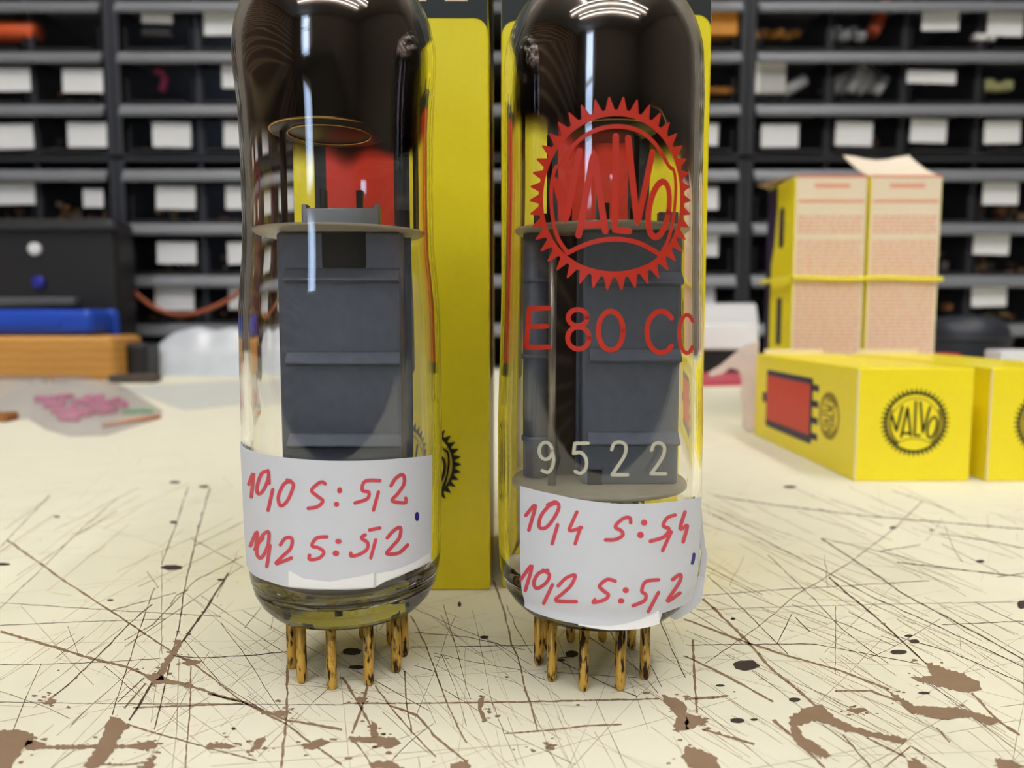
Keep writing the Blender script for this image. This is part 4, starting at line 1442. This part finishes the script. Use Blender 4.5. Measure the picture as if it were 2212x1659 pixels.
# cabinet B
place('B', 0, 0, (306, 29, 372, 50), 'drawer with narrow pale strip')
place('B', 1, 0, (441, 24, 530, 76))
B01 = place('B', 0, 1)
place('B', 1, 1, (480, 140, 530, 190), 'smoked drawer with a faded pinkish card')
place('B', 0, 2, (330, 264, 411, 318), bits=8); place('B', 1, 2, (484, 264, 566, 318), bits=6)
place('B', 0, 3, (338, 402, 421, 452), bits=6); place('B', 1, 3, (488, 402, 570, 452), bits=8)
place('B', 0, 4, (340, 522, 423, 570), bits=8); place('B', 1, 4, (492, 522, 574, 570), bits=8)
place('B', 0, 5, (335, 620, 418, 670), bits=6); place('B', 1, 5, (495, 620, 576, 668), bits=4)
for r_ in range(6):
    v_ = [30, 148, 266, 402, 522, 620][r_]
    place('B', 2, r_, (630, v_, 712, v_ + 50) if r_ != 1 else None)
# cabinet C, the sliver beside the right tall carton
place('C', 3, 0, bits=0)
place('C', 3, 1)
for r_, v_ in ((2, 266), (3, 405), (4, 505), (5, 620)):
    place('C', 3, r_, (1480, v_, 1552 if r_ != 5 else 1545, v_ + 48), bits=5)
# cabinet D
D00 = place('D', 0, 0); D10 = place('D', 1, 0)
place('D', 2, 0, (1991, 15, 2073, 66)); D30 = place('D', 3, 0, (2132, 28, 2212, 78))
D01 = place('D', 0, 1); D11 = place('D', 1, 1)
place('D', 2, 1, (1959, 152, 2066, 180), 'smoked drawer with a narrow white strip'); D31 = place('D', 3, 1)
place('D', 0, 2, (1644, 268, 1726, 318), bits=4); place('D', 1, 2, (1804, 262, 1886, 315), bits=12)
place('D', 2, 2, (1966, 257, 2046, 308)); place('D', 3, 2, (2125, 260, 2206, 310), bits=8)
place('D', 0, 3); place('D', 1, 3, bits=4); place('D', 2, 3)
place('D', 3, 3, (2122, 394, 2202, 442), bits=12)
place('D', 0, 4); place('D', 2, 4, bits=6); place('D', 3, 4, (2102, 502, 2182, 550), bits=10)
place('D', 0, 5); place('D', 2, 5, bits=6); place('D', 3, 5, (2098, 618, 2176, 662), bits=10)

# contents worth telling apart
M_orange = mat('orange_plastic', (226, 92, 34), .45)
M_amber = mat('amber_plastic', (206, 138, 44), .5, noise=.15, scale=150)
M_whitepart = mat('white_ceramic', (226, 226, 222), .5)
M_magenta = mat('magenta_plastic', (170, 30, 84), .5)
M_brick = mat('brick_red_plastic', (186, 72, 40), .5)
M_lime = mat('pale_yellow_plastic', (206, 206, 140), .5)
def blockpart(name, label, cat, c, s, m, rot=0, ry=0, group=None, bev=1.0):
    o = MB().box((c.x, c.y, c.z), s, rot, bev, 0, 0, ry).build(name, m, None, (c.x, c.y, c.z - s[2] / 2))
    return tag(o, label, cat, group)
yc = YC + 9
a, b = P(-30, 68, yc), P(88, 70, yc)
tag(MB().tube([a, a.lerp(b, .1), a.lerp(b, .9), b], [6.2, 7.6, 7.6, 6.2], 20).build('plastic_plug', M_orange, None, (a.x, a.y, a.z - 7)), 'orange-red cylindrical plug in the top left drawer', 'plug')
c = P(340, 70, yc)
blockpart('terminal_strip', 'pale grey strip part in the drawer with the narrow pale card', 'electronic part', Vector((c.x, c.y, c.z)), (22, 5, 5), M_brownbits[2])
c = P(350, 165, yc)
tag(MB().tube([P(335, 152, yc), P(352, 155, yc), P(358, 172, yc), P(350, 198, yc)], 3.0, 12).build('plug_lead', M_magenta, None, (c.x, c.y, ROWZ[1][0])), 'magenta lead curled in the second row drawer right of the left seam', 'lead')
for k, (u, v, w_, h_) in enumerate(((1550, 48, 26, 26),)):
    c = P(u, v, yc)
    blockpart('orange_block', 'orange block filling the top drawer beside the right tall carton', 'electronic part', c, (26, 16, 24), M_amber)
for k in range(4):
    u = 1530 + 16 * k
    c = P(u, 198, yc)
    blockpart('amber_capacitor', 'small amber part in the second row drawer beside the right tall carton', 'electronic part', c, (5, 8, 5), M_amber, group='amber parts beside the tall carton')
for k in range(6):
    u = 1632 + 17 * k
    c = P(u, 79 - (k % 2) * 5, yc + (k % 3) * 5)
    blockpart('amber_capacitor', 'small amber part in the top row drawer right of the right seam', 'electronic part', c, (6.2, 8, 6), M_amber, rot=.3 * k, group='amber parts right of the right seam')
for k in range(5):
    c = P(1790 + 17 * k, 78 - (k % 2) * 8, yc + (k % 2) * 5)
    blockpart('ceramic_bead', 'small white part beside the brick-red sleeve in the top row', 'electronic part', c, (6.5, 7, 7.5), M_whitepart, rot=.4 * k, ry=.2 * k, group='white parts beside the red sleeve')
a, b = P(1884, 72, yc - 3), P(1912, 10, yc + 14)
tag(MB().tube([a, b], 5.0, 18).build('insulating_sleeve', M_brick, None, (a.x, a.y, a.z - 4)), 'brick-red sleeve leaning in the top row drawer at the right', 'sleeve')
for k in range(3):
    c = P(2108 + 16 * k, 82, yc - 4)
    blockpart('ceramic_bead', 'small white part under the tilted card in the top right drawer', 'electronic part', c, (5.5, 6, 5), M_whitepart, rot=.5 * k, group='white parts under the top right card')
c = P(1655, 172, yc)
blockpart('white_connector', 'large white block in the second row drawer right of the right seam', 'electronic part', c, (25, 14, 24), M_whitepart)
a, b = P(1690, 203, yc), P(1738, 172, yc)
tag(MB().tube([a, b], 4.6, 16).build('white_rod', M_whitepart, None, (a.x, a.y, a.z - 4)), 'single white rod beside the large white block in its drawer', 'rod')
for k in range(7):
    a, b = P(1778 + 19 * k, 203 - 3 * (k % 2), yc + 4 * (k % 3)), P(1812 + 17 * k, 142 + 9 * abs(k - 3), yc + 4 * (k % 3) + 5)
    tag(MB().tube([a, b], 3.6, 14).build('white_rod', M_whitepart, None, (a.x, a.y, a.z - 3)), 'white rod in the sheaf of slanting rods in the second row drawer', 'rod', 'white rods slanting in their drawer')
for k, (u, v, r_) in enumerate(((2130, 186, 4.6), (2152, 190, 3.6), (2172, 186, 4))):
    c = P(u, v, yc)
    blockpart('pale_bead', 'pale yellow part in the second row drawer at the right edge', 'electronic part', c, (r_ * 2, r_ * 2, r_ * 1.9), M_lime, group='pale yellow parts at the right edge', bev=1.6)

# ------------------------------------------------------------------ clutter at the back left
YB = 470.0
# wooden block
a, b = P(-140, 820, 455), P(240, 726, 455)
M_wood = mat('pine_wood', (196, 142, 66), .5, noise=.12, scale=40)
def wood_mat():
    nt = M_wood.node_tree
    wv = nt.nodes.new('ShaderNodeTexWave')
    wv.bands_direction = 'Z'
    wv.inputs['Scale'].default_value = 60
    wv.inputs['Distortion'].default_value = 3
    wv.inputs['Detail'].default_value = 3
    tc = nt.nodes.new('ShaderNodeTexCoord')
    mx = nt.nodes.new('ShaderNodeMix')
    mx.data_type = 'RGBA'
    mx.inputs[6].default_value = lin((200, 146, 70))
    mx.inputs[7].default_value = lin((186, 132, 58))
    nt.links.new(tc.outputs['Object'], wv.inputs['Vector'])
    nt.links.new(wv.outputs['Fac'], mx.inputs[0])
    nt.links.new(mx.outputs[2], nt.nodes['Principled BSDF'].inputs['Base Color'])
wood_mat()
tag(MB().box(((a.x + b.x) / 2, 475, b.z / 2), (b.x - a.x, 40, b.z), bev=4).build('wooden_block', M_wood, None, ((a.x + b.x) / 2, 475, 0)), 'light brown wooden block at the back left, under the blue case', 'wooden block')
wz = b.z
a, b = P(-130, 720, 468), P(204, 668, 468)
cz = wz + (b.z - wz) / 2
M_blue = mat('blue_plastic', (14, 66, 178), .4)
bc = thing('blue_case', 'bright blue plastic case lying on the wooden block', 'case', ((a.x + b.x) / 2, 475, wz))
MB().box(((a.x + b.x) / 2, 477, cz), (b.x - a.x, 26, b.z - wz), bev=5).build('case_body', M_blue, bc)
MB().box(((a.x + b.x) / 2 + 10, 463.8, cz - .5), ((b.x - a.x) * .4, 1.2, 3.5), bev=.5).build('case_latch', M_blue, bc)
a, b = P(216, 742, 490), P(248, 668, 490)
tag(MB().box(((a.x + b.x) / 2, 494, b.z / 2), (b.x - a.x, 8, b.z), bev=3.5).build('blue_tool_handle', M_blue, None, ((a.x + b.x) / 2, 494, 0)), 'narrow blue handle standing just right of the wooden block', 'tool handle')
# black instrument
a, b = P(-190, 690, 520), P(243, 470, 520)
bi = thing('black_instrument', 'black instrument case with a white and a blue button, behind the blue case', 'instrument', ((a.x + b.x) / 2, 530, 0))
M_blk = mat('black_plastic', (26, 25, 27), .45, noise=.15, scale=40)
MB().box(((a.x + b.x) / 2, 536, b.z / 2), (b.x - a.x, 30, b.z), bev=5).build('case_body', M_blk, bi)
rim_a, rim_b = P(-190, 660, 515), P(160, 642, 515)
MB().box(((rim_a.x + rim_b.x) / 2, 518.5, (rim_a.z + rim_b.z) / 2), (rim_b.x - rim_a.x, 9, rim_b.z - rim_a.z), bev=1.5).build('edge_highlight', mat('highlight_grey', (92, 92, 96), .4), bi)  # grey bar that paints the highlight along the case edge
MB().box((P(70, 500, 520).x, 519, P(70, 492, 520).z), (120, 6, 3), bev=1).build('top_groove', M_cab, bi)
for nm, u, v, mm in (('white_button', 76, 538, M_card), ('blue_button', 84, 610, mat('blue_button_plastic', (36, 42, 150), .4))):
    p = P(u, v, 520)
    MB().tube([(p.x, 522, p.z), (p.x, 518.6, p.z), (p.x, 518.2, p.z)], [4.4, 4.4, 3.4], 20).build(nm, mm, bi)
# dark bits beside the block
a, b = P(246, 800, 470), P(312, 742, 470)
tag(MB().box(((a.x + b.x) / 2, 482, b.z / 2), (b.x - a.x, 20, b.z), bev=3).build('black_adapter', M_blk, None, ((a.x + b.x) / 2, 482, 0)), 'small black block between the wooden block and the white bag', 'adapter')
a, b = PB(244, 826), PB(330, 828)
tag(MB().box(((a.x + b.x) / 2, a.y, 2.5), (b.x - a.x, 12, 5), .1, 1.5).build('file_handle', mat('dark_brown_grip', (70, 58, 48), .6, noise=.3, scale=120), None, ((a.x + b.x) / 2, a.y, 0)), 'dark brown flat strip lying just right of the wooden block', 'tool')
# white plastic bag
def pillow(name, x0, x1, y0, y1, z0, h, m, label, cat, seed, nx=26, ny=16, crump=1.0):
    r = random.Random(seed)
    ph = [r.uniform(0, 6.28) for _ in range(8)]
    rows_t, rows_b = [], []
    for j in range(ny + 1):
        rt_, rb_ = [], []
        for i in range(nx + 1):
            s, t = i / nx, j / ny
            x, y = x0 + (x1 - x0) * s, y0 + (y1 - y0) * t
            k = (max(0, 4 * s * (1 - s)) ** .4) * (max(0, 4 * t * (1 - t)) ** .5)
            w_ = crump * (math.sin(s * 17 + ph[0] + 4 * t) + math.sin(t * 13 + ph[1] + 6 * s) + .6 * math.sin(s * 31 + ph[2]))
            rt_.append((x, y, z0 + .15 + k * (h + w_)))
            rb_.append((x, y, z0 + .1))
        rows_t.append(rt_)
        rows_b.append(rb_[::-1])
    mb = MB()
    mb.grid(rows_t, 0, True)
    mb.grid(rows_b, 0, True)
    return tag(mb.build(name, m, None, ((x0 + x1) / 2, (y0 + y1) / 2, z0)), label, cat)
M_bag = mat('white_plastic_film', (196, 201, 208), .25, noise=.2, scale=60, bump=.4)
a, b = P(300, 805, 500), P(640, 705, 500)
pillow('plastic_bag', a.x, b.x, 488, 532, 0, b.z - 1, M_bag, 'crumpled white plastic bag at the back, between the black block and the left tube', 'plastic bag', 4, crump=1.3)
tag(MB().box((P(430, 800, 500).x, 512, 0.5), (75, 70, 1.0), .1).build('paper_sheet', mat('grey_paper', (208, 210, 206), .6, noise=.05), None, (P(430, 800, 500).x, 512, 0)), 'pale grey paper sheet under the white plastic bag', 'paper') if False else None
# loose paper
q = [PB(u, v, .02) for u, v in ((255, 838), (520, 822), (640, 862), (400, 886))]
tag(MB().prism(q, (0, 0, .25)).build('paper_sheet', mat('grey_paper', (206, 207, 200), .6, noise=.05, scale=30), None, q[0]), 'pale grey paper sheet lying flat on the bench left of the tubes', 'paper')
# clear bag with pink parts
M_film = mat_clear('clear_plastic_film', (240, 238, 240), (210, 208, 212), .36, .2)
ol = [(-60, 822), (60, 818), (200, 822), (262, 832), (352, 888), (345, 906), (230, 942), (150, 944), (100, 930), (60, 905), (-60, 915)]
ol = [PB(u, v, 0) for u, v in ol]
ol2 = []
for i in range(len(ol)):
    p, q2 = ol[i], ol[(i + 1) % len(ol)]
    n = max(1, int((q2 - p).length / 12))
    ol2 += [p.lerp(q2, k / n) for k in range(n)]
cen = sum(ol2, Vector()) / len(ol2)
mb = MB()
rows = []
for j in range(9):
    t = 1 - j / 8 * .98
    rows.append([cen.lerp(p, t) + Vector((0, 0, .2 + 7.0 * (1 - t ** 3) + .8 * math.sin(i * .9 + 3 * t) * (1 - t))) for i, p in enumerate(ol2)])
mb.grid(rows, 0, True, True)
tag(mb.build('zip_bag', M_film, None, (cen.x, cen.y, 0)), 'clear plastic bag holding pink parts, lying on the bench at the left', 'plastic bag')
M_pink = mat('pink_plastic', (228, 96, 150), .5)
M_green = mat('green_plastic', (120, 190, 120), .5)
for k, (u, v, mm, nm) in enumerate(((98, 872, M_pink, 'p'), (120, 884, M_pink, 'p'), (140, 868, M_pink, 'p'), (158, 888, M_pink, 'p'), (182, 878, M_pink, 'p'), (205, 870, M_pink, 'p'), (222, 884, M_pink, 'p'), (250, 876, M_pink, 'p'), (128, 900, M_pink, 'p'), (172, 902, M_pink, 'p'), (196, 898, M_pink, 'p'), (236, 896, M_pink, 'p'), (268, 884, M_pink, 'p'), (150, 912, M_pink, 'p'))):
    p = PB(u, v)
    a = .7 * k
    tag(MB().tube([(p.x - 4 * math.cos(a), p.y - 4 * math.sin(a), 2), (p.x + 4 * math.cos(a), p.y + 4 * math.sin(a), 2)], 1.7, 12).build('pink_capacitor', mm, None, (p.x, p.y, .3)), 'pink cylindrical part inside the clear plastic bag at the left', 'electronic part', 'pink parts in the clear bag')
p = PB(298, 894)
tag(MB().box((p.x, p.y, 1.2), (11, 3.2, 2), .25, .5).build('green_part', M_green, None, (p.x, p.y, 0)), 'green part at the right end of the clear plastic bag', 'electronic part')
q0, q1 = PB(225, 925), PB(345, 905)
tag(MB().tube([(q0.x, q0.y, 1.0), ((q0.x + q1.x) / 2, (q0.y + q1.y) / 2, 1.2), (q1.x, q1.y, 1.0)], .9, 10).build('orange_strip', mat('orange_edge', (214, 150, 104), .5), None, (q0.x, q0.y, 0)), 'thin orange strip along the near edge of the clear plastic bag', 'strip')
q0 = PB(-40, 912)
q1 = PB(50, 905)
tag(MB().box(((q0.x + q1.x) / 2, q0.y + 3, 1.6), (q1.x - q0.x, 8, 3), .05, .8).build('wooden_batten', mat('brown_wood', (150, 96, 44), .6, noise=.2, scale=60), None, ((q0.x + q1.x) / 2, q0.y, 0)), 'brown wooden batten at the left edge, below the clear plastic bag', 'batten')
# brown cable hanging before the drawers
cb = [P(u, v, y) for u, v, y in ((252, 560, 552), (262, 596, 550), (300, 640, 548), (350, 672, 546), (400, 680, 546), (450, 668, 548), (500, 644, 552), (560, 600, 555))]
cb3 = []
for i in range(len(cb) - 1):
    p0, p1, p2, p3 = cb[max(i - 1, 0)], cb[i], cb[i + 1], cb[min(i + 2, len(cb) - 1)]
    for k in range(6):
        t = k / 6
        cb3.append(.5 * (2 * p1 + (p2 - p0) * t + (2 * p0 - 5 * p1 + 4 * p2 - p3) * t * t + (3 * p1 - p0 - 3 * p2 + p3) * t ** 3))
tag(MB().tube(cb3, 1.7, 10).build('hanging_cable', mat('rust_cable', (150, 74, 40), .5), None, cb3[0]), 'rust-brown cable sagging in front of the lower drawers at the left', 'cable')

# ------------------------------------------------------------------ clutter at the back right
sd = thing('silver_device', 'silver-grey and white device with a black base, behind the right tall carton', 'device', (135, 515, 0))
xr_ = P(1640, 700, 500).x
x0_ = 92.0
prof = [(500, 17.5), (499, 33), (502, 35.5), (508, 47.5), (512, 48.6), (550, 48.6), (550, 17.5)]
M_silver = mat('silver_plastic', (196, 196, 198), .4)
MB().prism([(x0_, y, z) for y, z in [(502, 35), (508, 47.5), (512, 48.6), (550, 48.6), (550, 35)]], (xr_ - x0_, 0, 0)).build('top_cover', M_silver, sd, tris=True)
MB().box(((x0_ + xr_) / 2, 525, 26), (xr_ - x0_, 50, 17.5), bev=1.5).build('front_panel', M_white_plastic, sd)
MB().box(((x0_ + xr_) / 2, 528, 8.6), (xr_ - x0_ - 4, 46, 17), bev=1).build('base', M_blk, sd)
q = [PB(u, v, .1) for u, v in ((1440, 836), (1604, 833), (1596, 812), (1440, 815))]
tag(MB().prism(q, (0, 0, 2.5)).build('red_folder', mat('pinkish_red_card', (190, 62, 84), .5, noise=.1, scale=40), None, q[0]), 'pinkish red folder flat on the bench before the silver device', 'folder')
# dark pouch: squashed rounded body
c = P(2092, 720, 450)
mb = MB()
pr = []
for k in range(17):
    t = -math.pi / 2 + math.pi * k / 16
    pr.append((30 * max(0, math.cos(t)) ** .55, 20 + 20 * math.copysign(abs(math.sin(t)) ** .7, math.sin(t))))
pr[0] = (0, pr[0][1])
pr[-1] = (0, pr[-1][1])
mb.lathe(pr, c.x, 452, 48)
for v in mb.bm.verts:
    v.co.x = c.x + (v.co.x - c.x) * .82
    v.co.y = 452 + (v.co.y - 452) * .7
po = thing('dark_pouch', 'dark navy rounded pouch behind the lying cartons, right of the banded pair', 'pouch', (c.x, 452, 0))
mb.build('pouch_body', mat('navy_vinyl', (34, 38, 48), .45, noise=.15, scale=40, bump=.2), po)
MB().tube([(c.x + 24.8 * math.cos(t), 452 + 21.3 * math.sin(t), 26) for t in [2 * math.pi * k / 48 for k in range(49)]], .7, 8, cap=False).build('zip', M_cab, po)
a, b = P(2020, 790, 400), P(2078, 764, 400)
tag(MB().box(((a.x + b.x) / 2, 406, b.z / 2), (b.x - a.x, 12, b.z), bev=1).build('red_box', mat('red_plastic', (190, 30, 36), .45), None, ((a.x + b.x) / 2, 406, 0)), 'small red box just right of the standing cartons, behind a lying one', 'box')
a, b = P(2162, 790, 385), P(2300, 757, 385)
tag(MB().box(((a.x + b.x) / 2, 392, b.z / 2), (b.x - a.x, 14, b.z), bev=1).build('white_box', M_card, None, ((a.x + b.x) / 2, 392, 0)), 'small white box at the right edge behind the lying cartons', 'box')
